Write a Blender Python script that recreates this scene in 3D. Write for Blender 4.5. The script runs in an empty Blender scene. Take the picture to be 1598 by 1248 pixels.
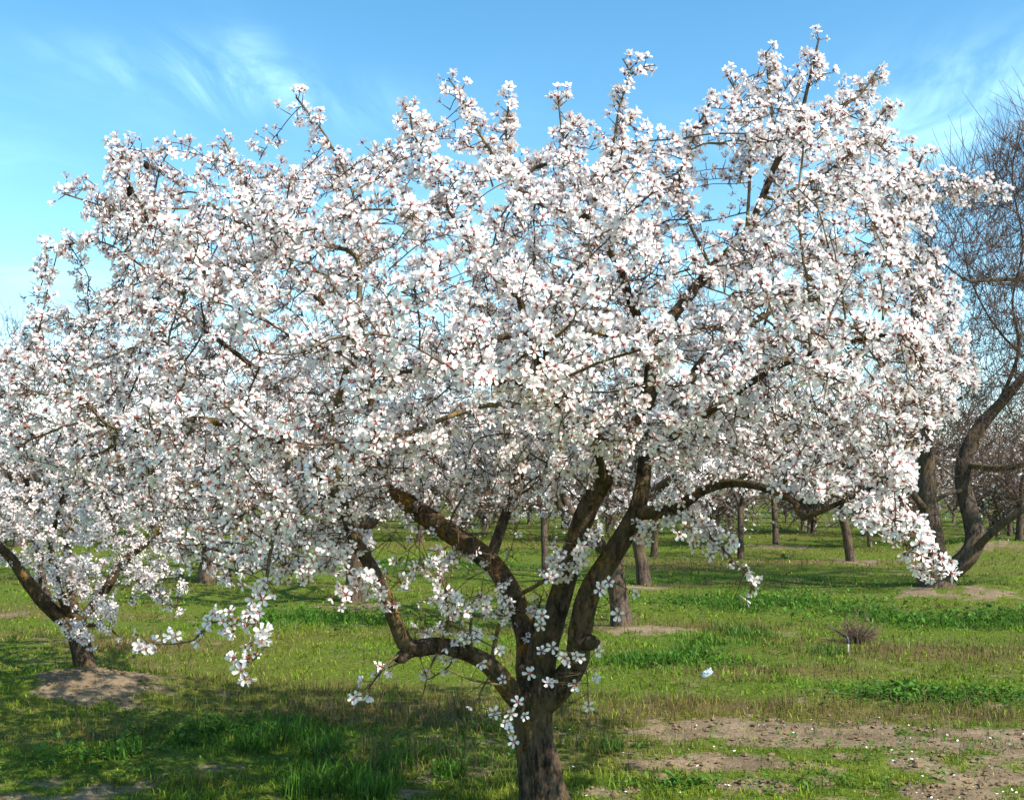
import bpy, math, random
import numpy as np
from mathutils import Vector, Matrix

R = math.radians
scene = bpy.context.scene
COL = scene.collection

# ------------------------------------------------------------------ camera
FPX = 1638.0            # focal length in photo pixels (photo 1598 x 1248)
HOR = 762.0             # horizon row in the photo
CAM_H = 1.25            # metres above the ground
PITCH = math.atan((HOR - 624.0) / FPX)
cam_d = bpy.data.cameras.new('camera')
cam = bpy.data.objects.new('camera', cam_d)
COL.objects.link(cam)
cam_d.sensor_fit = 'HORIZONTAL'
cam_d.sensor_width = 36.0
cam_d.lens = 36.0 * FPX / 1598.0
cam_d.clip_start = 0.05
cam_d.clip_end = 5000.0
cam.location = (0, 0, CAM_H)
cam.rotation_euler = (math.pi / 2 + PITCH, 0, 0)
scene.camera = cam

# ------------------------------------------------------------------ sun + sky
SUN_EL = R(44)
SUN_AZ = math.atan2(0.77, -0.64)             # clockwise from +Y (view direction): right, a little behind the camera
SUN_DIR = Vector((math.sin(SUN_AZ) * math.cos(SUN_EL), math.cos(SUN_AZ) * math.cos(SUN_EL), math.sin(SUN_EL)))
sd = bpy.data.lights.new('sun', 'SUN')
sd.energy = 5.0
sd.angle = R(0.53)
sd.color = (1.0, 0.95, 0.86)
sun = bpy.data.objects.new('sun', sd)
COL.objects.link(sun)
sun.rotation_euler = (-SUN_DIR).to_track_quat('-Z', 'Y').to_euler()
sun.location = SUN_DIR * 60

world = bpy.data.worlds.new('World')
scene.world = world
world.use_nodes = True
wt = world.node_tree
wt.nodes.clear()


def nd(tree, typ, **kw):
    n = tree.nodes.new(typ)
    for k, v in kw.items():
        if k.startswith('i_'):
            key = k[2:]
            key = int(key) if key.isdigit() else key.replace('_', ' ')
            n.inputs[key].default_value = v
        else:
            setattr(n, k, v)
    return n


def math_n(tree, op, a, b=None, c=None, clamp=False):
    n = tree.nodes.new('ShaderNodeMath')
    n.operation = op
    n.use_clamp = clamp
    for i, v in enumerate((a, b, c)):
        if v is None:
            continue
        if isinstance(v, (int, float)):
            n.inputs[i].default_value = v
        else:
            tree.links.new(v, n.inputs[i])
    return n.outputs[0]


def mixc(tree, fac, a, b, blend='MIX'):
    n = tree.nodes.new('ShaderNodeMix')
    n.data_type = 'RGBA'
    n.blend_type = blend
    for sock, v in ((n.inputs[0], fac), (n.inputs[6], a), (n.inputs[7], b)):
        if isinstance(v, (int, float)):
            sock.default_value = v
        elif isinstance(v, tuple):
            sock.default_value = v if len(v) == 4 else (*v, 1)
        else:
            tree.links.new(v, sock)
    return n.outputs[2]


def maprange(tree, v, a, b, c=0.0, d=1.0, smooth=True):
    n = tree.nodes.new('ShaderNodeMapRange')
    n.interpolation_type = 'SMOOTHSTEP' if smooth else 'LINEAR'
    tree.links.new(v, n.inputs[0])
    for i, x in enumerate((a, b, c, d)):
        n.inputs[i + 1].default_value = x
    return n.outputs[0]


sky = nd(wt, 'ShaderNodeTexSky', sky_type='NISHITA')
sky.sun_disc = False
sky.sun_elevation = SUN_EL
sky.sun_rotation = SUN_AZ
sky.altitude = 60
sky.air_density = 1.0
sky.dust_density = 0.25
sky.ozone_density = 1.6
hs = nd(wt, 'ShaderNodeHueSaturation', i_Hue=0.485, i_Saturation=1.26, i_Value=1.0)
wt.links.new(sky.outputs[0], hs.inputs['Color'])
tc = nd(wt, 'ShaderNodeTexCoord')
sep = nd(wt, 'ShaderNodeSeparateXYZ')
wt.links.new(tc.outputs['Generated'], sep.inputs[0])
# cirrus: sample a plane high above the place
zc = math_n(wt, 'MAXIMUM', sep.outputs[2], 0.06)
cx = math_n(wt, 'DIVIDE', sep.outputs[0], zc)
cy = math_n(wt, 'DIVIDE', sep.outputs[1], zc)
comb = nd(wt, 'ShaderNodeCombineXYZ')
wt.links.new(cx, comb.inputs[0]); wt.links.new(cy, comb.inputs[1])


def cirrus(rot, scale, off, lo, hi, detail=7, dist=0.8):
    mp = nd(wt, 'ShaderNodeMapping')
    mp.inputs['Location'].default_value = off
    mp.inputs['Rotation'].default_value = (0, 0, R(rot))
    mp.inputs['Scale'].default_value = scale
    wt.links.new(comb.outputs[0], mp.inputs[0])
    nz = nd(wt, 'ShaderNodeTexNoise', i_Scale=1.0, i_Detail=detail, i_Roughness=0.62, i_Distortion=dist)
    wt.links.new(mp.outputs[0], nz.inputs['Vector'])
    return maprange(wt, nz.outputs[0], lo, hi)


def blob(x, y, rx, ry):
    """soft patch of cloud deck around plane position x, y"""
    a = math_n(wt, 'DIVIDE', math_n(wt, 'SUBTRACT', cx, x), rx)
    b = math_n(wt, 'DIVIDE', math_n(wt, 'SUBTRACT', cy, y), ry)
    d = math_n(wt, 'ADD', math_n(wt, 'MULTIPLY', a, a), math_n(wt, 'MULTIPLY', b, b))
    return math_n(wt, 'POWER', 2.718, math_n(wt, 'MULTIPLY', d, -1.0))


def plane_pos(px, py):
    u = (px - 799) / FPX; v = (624 - py) / FPX
    d = Vector((u, math.cos(PITCH) - v * math.sin(PITCH), math.sin(PITCH) + v * math.cos(PITCH)))
    return d.x / d.z, d.y / d.z


wisp = cirrus(-28, (4.2, 1.3, 1), (3.1, 1.7, 0), 0.32, 0.74, detail=9, dist=0.9)
wide = cirrus(-20, (0.9, 0.8, 1), (7.3, 2.2, 0), 0.44, 0.80, dist=0.6)
patches = None
for (px, py, rx, ry, s) in ((320, 128, 0.13, 0.20, 1.0), (255, 112, 0.16, 0.14, 0.7), (180, 80, 0.2, 0.1, 0.3), (410, 110, 0.07, 0.22, 0.7), (450, 140, 0.10, 0.2, 0.55), (560, 170, 0.2, 0.2, 0.25),
                            (1570, 140, 0.30, 0.30, 0.75), (1490, 205, 0.35, 0.35, 0.75)):
    x, y = plane_pos(px, py)
    b = math_n(wt, 'MULTIPLY', blob(x, y, rx, ry), s)
    patches = b if patches is None else math_n(wt, 'MAXIMUM', patches, b)
cl = math_n(wt, 'MULTIPLY', wisp, patches)
low = maprange(wt, sep.outputs[2], 0.45, 0.0, 0.0, 0.6)            # more thin veil towards the horizon, all round
veil = math_n(wt, 'MULTIPLY', math_n(wt, 'MULTIPLY', math_n(wt, 'ADD', wide, 0.25), low), 0.55)
cloud = math_n(wt, 'MINIMUM', math_n(wt, 'ADD', math_n(wt, 'MULTIPLY', cl, 0.55), veil), 0.9)
SKY_S = 0.15
skyc = mixc(wt, cloud, hs.outputs[0], (5.4, 8.4, 9.6, 1))
bg = nd(wt, 'ShaderNodeBackground', i_Strength=SKY_S)
wt.links.new(skyc, bg.inputs[0])
wo = nd(wt, 'ShaderNodeOutputWorld')
wt.links.new(bg.outputs[0], wo.inputs[0])

scene.view_settings.view_transform = 'Standard'
scene.view_settings.look = 'None'
scene.view_settings.gamma = 1.0
scene.view_settings.exposure = 0.78
scene.view_settings.use_curve_mapping = False
scene.render.engine = 'CYCLES'
scene.cycles.max_bounces = 5
scene.cycles.diffuse_bounces = 3
scene.cycles.glossy_bounces = 2
scene.cycles.transparent_max_bounces = 4

# ------------------------------------------------------------------ helpers
SC = CAM_H / 1.5         # the traced distances below are in units for an eye height of 1.5
CP, SP = math.cos(PITCH), math.sin(PITCH)


def P(px, py, D):
    """world point seen at photo position px, py at forward distance D (traced units)"""
    D = D * SC
    u = (px - 799.0) / FPX; v = (624.0 - py) / FPX
    k = D / (CP - v * SP)
    return np.array((u * k, D, CAM_H + (SP + v * CP) * k))


def ground_hit(px, py):
    u = (px - 799.0) / FPX; v = (624.0 - py) / FPX
    dz = SP + v * CP
    k = -CAM_H / dz
    return np.array((u * k, (CP - v * SP) * k, 0.0))


def project(pts):
    """photo pixel position and distance of world points"""
    q = np.asarray(pts) - np.array((0, 0, CAM_H))
    fw = q[:, 1] * CP + q[:, 2] * SP
    up = -q[:, 1] * SP + q[:, 2] * CP
    return 799 + FPX * q[:, 0] / fw, 624 - FPX * up / fw, fw


def hash2(ix, iy, seed):
    n = (ix.astype(np.int64) * 374761393 + iy.astype(np.int64) * 668265263 + seed * 1442695041) & 0x7fffffff
    n = ((n ^ (n >> 13)) * 1274126177) & 0x7fffffff
    n = n ^ (n >> 16)
    return (n & 0xffff) / 65535.0


def vnoise(x, y, seed=0):
    x = np.asarray(x, float); y = np.asarray(y, float)
    ix = np.floor(x); iy = np.floor(y)
    fx = x - ix; fy = y - iy
    fx = fx * fx * (3 - 2 * fx); fy = fy * fy * (3 - 2 * fy)
    a = hash2(ix, iy, seed); b = hash2(ix + 1, iy, seed)
    c = hash2(ix, iy + 1, seed); d = hash2(ix + 1, iy + 1, seed)
    return (a * (1 - fx) + b * fx) * (1 - fy) + (c * (1 - fx) + d * fx) * fy


def fbm(x, y, seed=0, oct=4):
    s = 0.0; a = 0.5; t = 0
    for o in range(oct):
        s = s + a * vnoise(x * 2 ** o, y * 2 ** o, seed + o * 17); t += a; a *= 0.5
    return s / t


def mesh_np(name, verts, faces, mats, mat_idx=None, attrs=None, smooth=True):
    """faces: int array (n, 3) or (n, 4)"""
    me = bpy.data.meshes.new(name)
    verts = np.ascontiguousarray(verts, dtype=np.float32)
    faces = np.ascontiguousarray(faces, dtype=np.int32)
    nf, k = faces.shape
    me.vertices.add(len(verts)); me.vertices.foreach_set('co', verts.ravel())
    me.loops.add(nf * k); me.loops.foreach_set('vertex_index', faces.ravel())
    me.polygons.add(nf)
    me.polygons.foreach_set('loop_start', np.arange(0, nf * k, k, dtype=np.int32))
    me.polygons.foreach_set('loop_total', np.full(nf, k, dtype=np.int32))
    for m in mats:
        me.materials.append(m)
    if mat_idx is not None:
        me.polygons.foreach_set('material_index', np.ascontiguousarray(mat_idx, dtype=np.int32))
    me.polygons.foreach_set('use_smooth', np.full(nf, smooth, dtype=bool))
    for key, val in (attrs or {}).items():
        val = np.asarray(val, dtype=np.float32)
        if val.ndim == 1:
            at = me.attributes.new(key, 'FLOAT', 'POINT'); at.data.foreach_set('value', val)
        else:
            if val.shape[1] == 3:
                val = np.concatenate([val, np.ones((len(val), 1), np.float32)], 1)
            at = me.attributes.new(key, 'FLOAT_COLOR', 'POINT'); at.data.foreach_set('color', np.ascontiguousarray(val).ravel())
    me.update(calc_edges=True)
    me.validate()
    return me


def obj(name, me, parent=None, kind=None, label=None, cat=None, group=None, loc=None):
    o = bpy.data.objects.new(name, me)
    COL.objects.link(o)
    if parent is not None:
        o.parent = parent
    if loc is not None:
        o.location = tuple(float(c) for c in loc)
    if kind: o['kind'] = kind
    if label: o['label'] = label
    if cat: o['category'] = cat
    if group: o['group'] = group
    return o


def new_mat(name):
    m = bpy.data.materials.new(name)
    m.use_nodes = True
    t = m.node_tree
    t.nodes.clear()
    out = t.nodes.new('ShaderNodeOutputMaterial')
    return m, t, out


def principled(t, out, rough=0.8, spec=0.3):
    b = t.nodes.new('ShaderNodeBsdfPrincipled')
    b.inputs['Roughness'].default_value = rough
    b.inputs['Specular IOR Level'].default_value = spec
    t.links.new(b.outputs[0], out.inputs[0])
    return b


def noise(t, vec, scale, detail=5, rough=0.55, dist=0.0, mscale=None):
    n = nd(t, 'ShaderNodeTexNoise', i_Scale=scale, i_Detail=detail, i_Roughness=rough, i_Distortion=dist)
    if mscale:
        mp = nd(t, 'ShaderNodeMapping'); mp.inputs['Scale'].default_value = mscale
        t.links.new(vec, mp.inputs[0]); vec = mp.outputs[0]
    t.links.new(vec, n.inputs['Vector'])
    return n.outputs[0]


def bark_mat(name, dark, light, lichen=(0.22, 0.115, 0.012), lichen_amt=0.5, lichen_lo=0.55, fine=1.0, bump=0.5, moss=(0.12, 0.085, 0.03)):
    m, t, out = new_mat(name)
    b = principled(t, out, 0.9, 0.15)
    tcn = nd(t, 'ShaderNodeTexCoord'); v = tcn.outputs['Object']
    n1 = noise(t, v, 22 * fine, 6, 0.6, 0.4, (1.6, 1.6, 0.45))
    n2 = noise(t, v, 90 * fine, 4, 0.6, 0.3, (1.4, 1.4, 0.5))
    f = maprange(t, math_n(t, 'ADD', math_n(t, 'MULTIPLY', n1, 0.6), math_n(t, 'MULTIPLY', n2, 0.4)), 0.38, 0.62)
    c = mixc(t, f, dark, light)
    # olive film and orange lichen crusts
    n3 = noise(t, v, 5.5, 5, 0.6, 0.3)
    c = mixc(t, math_n(t, 'MULTIPLY', maprange(t, n3, 0.42, 0.7), 0.55), c, moss)
    n4 = noise(t, v, 9.0, 8, 0.72, 0.3, (1, 1, 0.6))
    n5 = noise(t, v, 85.0, 4, 0.65)
    lf = math_n(t, 'MULTIPLY', maprange(t, math_n(t, 'ADD', n4, math_n(t, 'MULTIPLY', math_n(t, 'SUBTRACT', n5, 0.5), 0.55)), lichen_lo, lichen_lo + 0.12), lichen_amt)
    c = mixc(t, lf, c, lichen)
    t.links.new(c, b.inputs['Base Color'])
    bp = nd(t, 'ShaderNodeBump', i_Strength=bump, i_Distance=0.02)
    t.links.new(math_n(t, 'ADD', math_n(t, 'MULTIPLY', n1, 0.7), math_n(t, 'MULTIPLY', n2, 0.4)), bp.inputs['Height'])
    t.links.new(bp.outputs[0], b.inputs['Normal'])
    return m


BARK = bark_mat('bark', (0.014, 0.0095, 0.0065), (0.115, 0.078, 0.05), lichen=(0.26, 0.14, 0.02), lichen_amt=0.75, lichen_lo=0.555, bump=1.0)
BARK_LICHEN = bark_mat('bark_lichen', (0.018, 0.012, 0.008), (0.115, 0.078, 0.05), lichen=(0.26, 0.12, 0.012), lichen_amt=0.85, lichen_lo=0.52, bump=1.0)
BRANCH = bark_mat('branch_bark', (0.045, 0.032, 0.018), (0.19, 0.145, 0.085), lichen=(0.24, 0.16, 0.03), lichen_amt=0.7, lichen_lo=0.54, fine=2, bump=0.4, moss=(0.15, 0.12, 0.045))
TWIG = bark_mat('twig_bark', (0.05, 0.03, 0.019), (0.17, 0.11, 0.07), lichen_amt=0.3, lichen_lo=0.58, fine=3, bump=0.2)
BARE_TWIG = bark_mat('bare_twig_bark', (0.055, 0.034, 0.03), (0.18, 0.112, 0.096), lichen=(0.2, 0.15, 0.04), lichen_amt=0.4, lichen_lo=0.58, fine=2, bump=0.1)
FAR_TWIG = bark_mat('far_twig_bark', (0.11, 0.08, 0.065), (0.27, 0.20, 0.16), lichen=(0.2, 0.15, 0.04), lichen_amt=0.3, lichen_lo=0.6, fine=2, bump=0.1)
FAR_BARK = bark_mat('far_bark', (0.03, 0.021, 0.016), (0.14, 0.10, 0.075), lichen=(0.2, 0.14, 0.03), lichen_amt=0.4, lichen_lo=0.58, bump=0.6)


def petal_material():
    m, t, out = new_mat('petal')
    rad = nd(t, 'ShaderNodeAttribute', attribute_name='rad').outputs['Fac']
    tone = nd(t, 'ShaderNodeAttribute', attribute_name='tone').outputs['Fac']
    cr = nd(t, 'ShaderNodeValToRGB')
    e = cr.color_ramp.elements
    e[0].position = 0.08; e[0].color = (0.40, 0.07, 0.07, 1)
    e[1].position = 1.0; e[1].color = (0.92, 0.88, 0.84, 1)
    for p, c in ((0.22, (0.62, 0.25, 0.25, 1)), (0.36, (0.85, 0.74, 0.73, 1)), (0.54, (0.91, 0.865, 0.825, 1))):
        k = e.new(p); k.color = c
    t.links.new(rad, cr.inputs[0])
    c = mixc(t, math_n(t, 'MULTIPLY', tone, 0.5), cr.outputs[0], (0.86, 0.83, 0.83, 1), 'MULTIPLY')
    b = t.nodes.new('ShaderNodeBsdfPrincipled')
    b.inputs['Roughness'].default_value = 0.6
    b.inputs['Specular IOR Level'].default_value = 0.2
    t.links.new(c, b.inputs['Base Color'])
    tr = t.nodes.new('ShaderNodeBsdfTranslucent')
    t.links.new(c, tr.inputs[0])
    mx = nd(t, 'ShaderNodeMixShader', i_0=0.30)
    t.links.new(b.outputs[0], mx.inputs[1]); t.links.new(tr.outputs[0], mx.inputs[2])
    t.links.new(mx.outputs[0], out.inputs[0])
    return m


def plain_mat(name, col, rough=0.7, spec=0.25, var=0.3, scale=30.0):
    m, t, out = new_mat(name)
    b = principled(t, out, rough, spec)
    v = nd(t, 'ShaderNodeTexCoord').outputs['Object']
    n = noise(t, v, scale, 4)
    d = tuple(x * (1 - var) for x in col); l = tuple(min(1, x * (1 + var)) for x in col)
    t.links.new(mixc(t, n, d, l), b.inputs['Base Color'])
    return m


PETAL = petal_material()
CALYX = plain_mat('calyx', (0.19, 0.055, 0.035), 0.6, 0.2, 0.45, 200)
STAMEN = plain_mat('stamen', (0.66, 0.42, 0.30), 0.6, 0.2, 0.3, 200)
HULL = plain_mat('old_hull', (0.018, 0.012, 0.01), 0.9, 0.1, 0.4, 120)

# ------------------------------------------------------------------ ground
def gauss(x, y, cx, cy, rx, ry):
    return np.exp(-((x - cx) / rx) ** 2 - ((y - cy) / ry) ** 2)


def blobs(x, y, lst):
    s = np.zeros_like(x)
    for (px, py, wpx, dm, a) in lst:          # photo position of the middle, half width in photo px, half depth in m, amount
        g = ground_hit(px, py)
        s = np.maximum(s, a * gauss(x, y, g[0], g[1], wpx / FPX * g[1], dm))
    return s


DIRT_B = [(1250, 1140, 290, 0.28, 1.15), (1500, 1165, 220, 0.40, 1.15), (1330, 1190, 260, 0.22, 1.05), (1130, 1190, 170, 0.14, 0.85), (1560, 1228, 200, 0.28, 1.05), (1250, 1218, 160, 0.12, 0.7), (140, 1078, 105, 0.42, 1.1),
          (1000, 985, 70, 0.3, 0.9), (1480, 930, 110, 0.5, 0.85), (1560, 858, 60, 0.9, 0.8), (560, 945, 60, 0.6, 0.5), (640, 1238, 90, 0.1, 0.8), (60, 1240, 110, 0.2, 0.5), (900, 1240, 80, 0.1, 0.6),
          (1215, 852, 60, 0.9, 0.8), (1010, 912, 60, 0.6, 0.6), (30, 960, 60, 0.3, 0.4), (1330, 876, 50, 0.8, 0.6), (1270, 1082, 60, 0.1, 0.6), (370, 1195, 60, 0.08, 0.6), (180, 1225, 120, 0.12, 0.6), (690, 1215, 80, 0.1, 0.6)]
LUSH_B = [(1190, 945, 170, 0.75, 1.0), (1480, 965, 190, 0.6, 1.0), (1030, 1030, 110, 0.35, 1.0), (470, 962, 150, 0.8, 0.9), (1120, 1000, 90, 0.3, 0.9), (430, 1140, 120, 0.4, 0.9), (520, 1215, 140, 0.25, 0.9),
          (250, 1160, 120, 0.2, 0.5), (1480, 1092, 140, 0.2, 1.0), (40, 1060, 80, 0.6, 0.6), (1320, 1020, 60, 0.2, 0.6), (1200, 800, 500, 3.0, 0.5), (640, 880, 200, 1.4, 0.7), (1540, 850, 120, 1.2, 0.9), (750, 1110, 120, 0.3, 0.6), (690, 1170, 120, 0.3, 0.7), (980, 1235, 100, 0.2, 0.5), (1130, 905, 200, 0.9, 0.6), (1260, 1228, 90, 0.08, 0.9)]
DRY_AND_SHADE_B = [(1070, 975, 150, 0.4, 1.0), (1380, 1010, 160, 0.35, 1.0), (1250, 1000, 160, 0.3, 0.8), (1500, 1020, 200, 0.4, 0.8), (1250, 1050, 200, 0.3, 0.7), (420, 1060, 300, 0.7, 0.55), (600, 1100, 180, 0.3, 0.8), (300, 1020, 200, 0.6, 0.5), (1200, 880, 250, 0.9, 0.6), (640, 850, 200, 1.0, 0.6), (950, 1180, 90, 0.3, 0.5), (180, 1005, 160, 0.5, 0.6), (760, 1085, 150, 0.3, 0.4), (120, 1150, 160, 0.3, 0.7), (650, 1190, 150, 0.3, 0.7), (250, 1225, 160, 0.15, 0.6), (1100, 1095, 160, 0.2, 0.4)]  # dry grass; mid-right patches also paint in tree shade as darker brown

MOUNDS = []          # (x, y, radius, height)
LEFT_BASE = ground_hit(135, 1066)
MOUNDS.append((LEFT_BASE[0] + 0.02, LEFT_BASE[1] - 0.12, 0.52, 0.10))
RIGHT_BASE = ground_hit(1462, 924)
MOUNDS.append((RIGHT_BASE[0] + 0.2, RIGHT_BASE[1], 0.9, 0.10))
g_ = ground_hit(1560, 856); MOUNDS.append((g_[0], g_[1], 1.0, 0.16))
g_ = ground_hit(1000, 985); MOUNDS.append((g_[0], g_[1], 0.55, 0.06))


def height(x, y):
    x = np.asarray(x, float); y = np.asarray(y, float)
    h = (fbm(x * 0.35, y * 0.5, 5, 3) - 0.5) * 0.14 + (fbm(x * 2.2, y * 2.2, 9, 3) - 0.5) * 0.035
    for (mx, my, r, a) in MOUNDS:
        h = h + a * np.exp(-(((x - mx) / r) ** 2 + ((y - my) / (r * 0.8)) ** 2))
    return h


def zones(x, y):
    x = np.asarray(x, float); y = np.asarray(y, float)
    big = fbm(x * 0.4, y * 1.1, 31, 4)
    med = fbm(x * 2.3, y * 3.0, 41, 4)
    fin = fbm(x * 9.0, y * 9.0, 51, 3)
    dirt = np.clip(blobs(x, y, DIRT_B) * np.clip(-0.55 + 3.0 * med, 0.05, 1.25) + (fin - 0.5) * 1.5 + (med - 0.5) * 0.5 - 0.12 + np.clip(big - 0.70, 0, 1) * 1.5, 0, 1)
    lush = np.clip(blobs(x, y, LUSH_B) * (0.6 + 0.7 * med) + (big - 0.55) * 0.9, 0, 1)
    dry_and_shade = np.clip(blobs(x, y, DRY_AND_SHADE_B) * (0.7 + 1.1 * med) + (fbm(x * 0.4, y * 1.5, 61, 4) - 0.48) * 2.3 - 0.35 * lush, 0, 1)
    return dirt, lush, dry_and_shade


def build_ground():
    # one sheet: fine close to the camera, out to the horizon
    ys = np.concatenate([np.linspace(-30, 3.0, 10), np.geomspace(3.3, 16, 210), np.geomspace(16.4, 60, 60), np.geomspace(66, 2500, 26)])
    us = np.concatenate([np.linspace(-40, -1.2, 14), np.linspace(-1.0, -0.68, 18), np.linspace(-0.67, 0.67, 260), np.linspace(0.68, 1.0, 18), np.linspace(1.2, 40, 14)])
    Y, U = np.meshgrid(ys, us, indexing='ij')
    X = U * np.maximum(np.abs(Y), 3.0)
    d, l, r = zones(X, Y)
    Z = height(X, Y)
    fade = np.clip(1 - (Y - 40) / 60, 0, 1)
    Z = Z * fade + d * (fbm(X * 14, Y * 14, 77, 3) - 0.5) * 0.035 * np.clip(1 - (Y - 4) / 14, 0, 1)
    n, m = Y.shape
    V = np.stack([X, Y, Z], -1).reshape(-1, 3)
    i = np.arange(n * m).reshape(n, m)
    F = np.stack([i[:-1, :-1], i[:-1, 1:], i[1:, 1:], i[1:, :-1]], -1).reshape(-1, 4)
    mt, t, out = new_mat('orchard_floor')
    b = principled(t, out, 0.95, 0.1)
    geo = nd(t, 'ShaderNodeNewGeometry').outputs['Position']
    zd = nd(t, 'ShaderNodeAttribute', attribute_name='dirt').outputs['Fac']
    zl = nd(t, 'ShaderNodeAttribute', attribute_name='lush').outputs['Fac']
    zr = nd(t, 'ShaderNodeAttribute', attribute_name='dry_and_shade').outputs['Fac']
    n1 = noise(t, geo, 3.0, 6, 0.65)
    n2 = noise(t, geo, 38.0, 5, 0.65)
    n3 = noise(t, geo, 140.0, 3, 0.6)
    mixn = math_n(t, 'ADD', math_n(t, 'MULTIPLY', n2, 0.6), math_n(t, 'MULTIPLY', n3, 0.4))
    g = mixc(t, maprange(t, mixn, 0.3, 0.7), (0.025, 0.040, 0.006), (0.15, 0.195, 0.018))  # floor under the grass darkened to paint in shadow between blades
    g = mixc(t, math_n(t, 'MULTIPLY', zl, 0.85), g, mixc(t, maprange(t, mixn, 0.3, 0.7), (0.018, 0.042, 0.006), (0.085, 0.16, 0.018)))
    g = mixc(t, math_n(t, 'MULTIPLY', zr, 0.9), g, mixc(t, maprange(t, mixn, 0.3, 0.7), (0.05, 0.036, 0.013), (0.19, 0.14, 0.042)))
    dc = mixc(t, maprange(t, n1, 0.3, 0.7), (0.17, 0.12, 0.07), (0.32, 0.235, 0.145))
    dc = mixc(t, maprange(t, mixn, 0.36, 0.6), mixc(t, 0.6, dc, (0.07, 0.048, 0.03)), dc)
    c = mixc(t, maprange(t, math_n(t, 'ADD', zd, math_n(t, 'MULTIPLY', math_n(t, 'SUBTRACT', mixn, 0.5), 1.3)), 0.12, 0.62), g, dc)
    t.links.new(c, b.inputs['Base Color'])
    bp = nd(t, 'ShaderNodeBump', i_Strength=0.7, i_Distance=0.03)
    t.links.new(mixn, bp.inputs['Height']); t.links.new(bp.outputs[0], b.inputs['Normal'])
    me = mesh_np('ground', V, F, [mt], attrs={'dirt': d.ravel(), 'lush': l.ravel(), 'dry_and_shade': r.ravel()})
    obj('ground', me, kind='structure')


build_ground()


def grass_material():
    m, t, out = new_mat('grass_blade')
    col = nd(t, 'ShaderNodeAttribute', attribute_name='tint').outputs['Color']
    b = t.nodes.new('ShaderNodeBsdfPrincipled')
    b.inputs['Roughness'].default_value = 0.6; b.inputs['Specular IOR Level'].default_value = 0.25
    t.links.new(col, b.inputs['Base Color'])
    tr = t.nodes.new('ShaderNodeBsdfTranslucent'); t.links.new(col, tr.inputs[0])
    mx = nd(t, 'ShaderNodeMixShader', i_0=0.35)
    t.links.new(b.outputs[0], mx.inputs[1]); t.links.new(tr.outputs[0], mx.inputs[2]); t.links.new(mx.outputs[0], out.inputs[0])
    return m


GRASS = grass_material()


def blades(rng, x, y, L, W, lean, tint):
    """each blade: two-segment ribbon, 3 triangles, bent over"""
    n = len(x)
    z = height(x, y)
    a = rng.uniform(0, 2 * np.pi, n)
    lx, ly = np.cos(a) * lean, np.sin(a) * lean
    f = rng.uniform(0, 2 * np.pi, n)
    wx, wy = np.cos(f) * W / 2, np.sin(f) * W / 2
    up = np.sqrt(np.clip(1 - lean ** 2, 0.05, 1))
    base = np.stack([x, y, z - 0.005], -1)
    mid = base + np.stack([lx * 0.35 * L, ly * 0.35 * L, up * 0.62 * L], -1)
    tip = base + np.stack([lx * L, ly * L, up * L * (1 - 0.25 * lean)], -1)
    w = np.stack([wx, wy, np.zeros(n)], -1)
    V = np.stack([base - w, base + w, mid - w * 0.8, mid + w * 0.8, tip], 1).reshape(-1, 3)
    k = np.arange(n)[:, None] * 5
    F = np.concatenate([k + np.array([[0, 1, 3]]), k + np.array([[0, 3, 2]]), k + np.array([[2, 3, 4]])], 1).reshape(-1, 3)
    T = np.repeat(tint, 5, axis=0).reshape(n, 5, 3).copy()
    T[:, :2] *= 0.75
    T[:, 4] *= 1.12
    return V, F, T.reshape(-1, 3)


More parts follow.
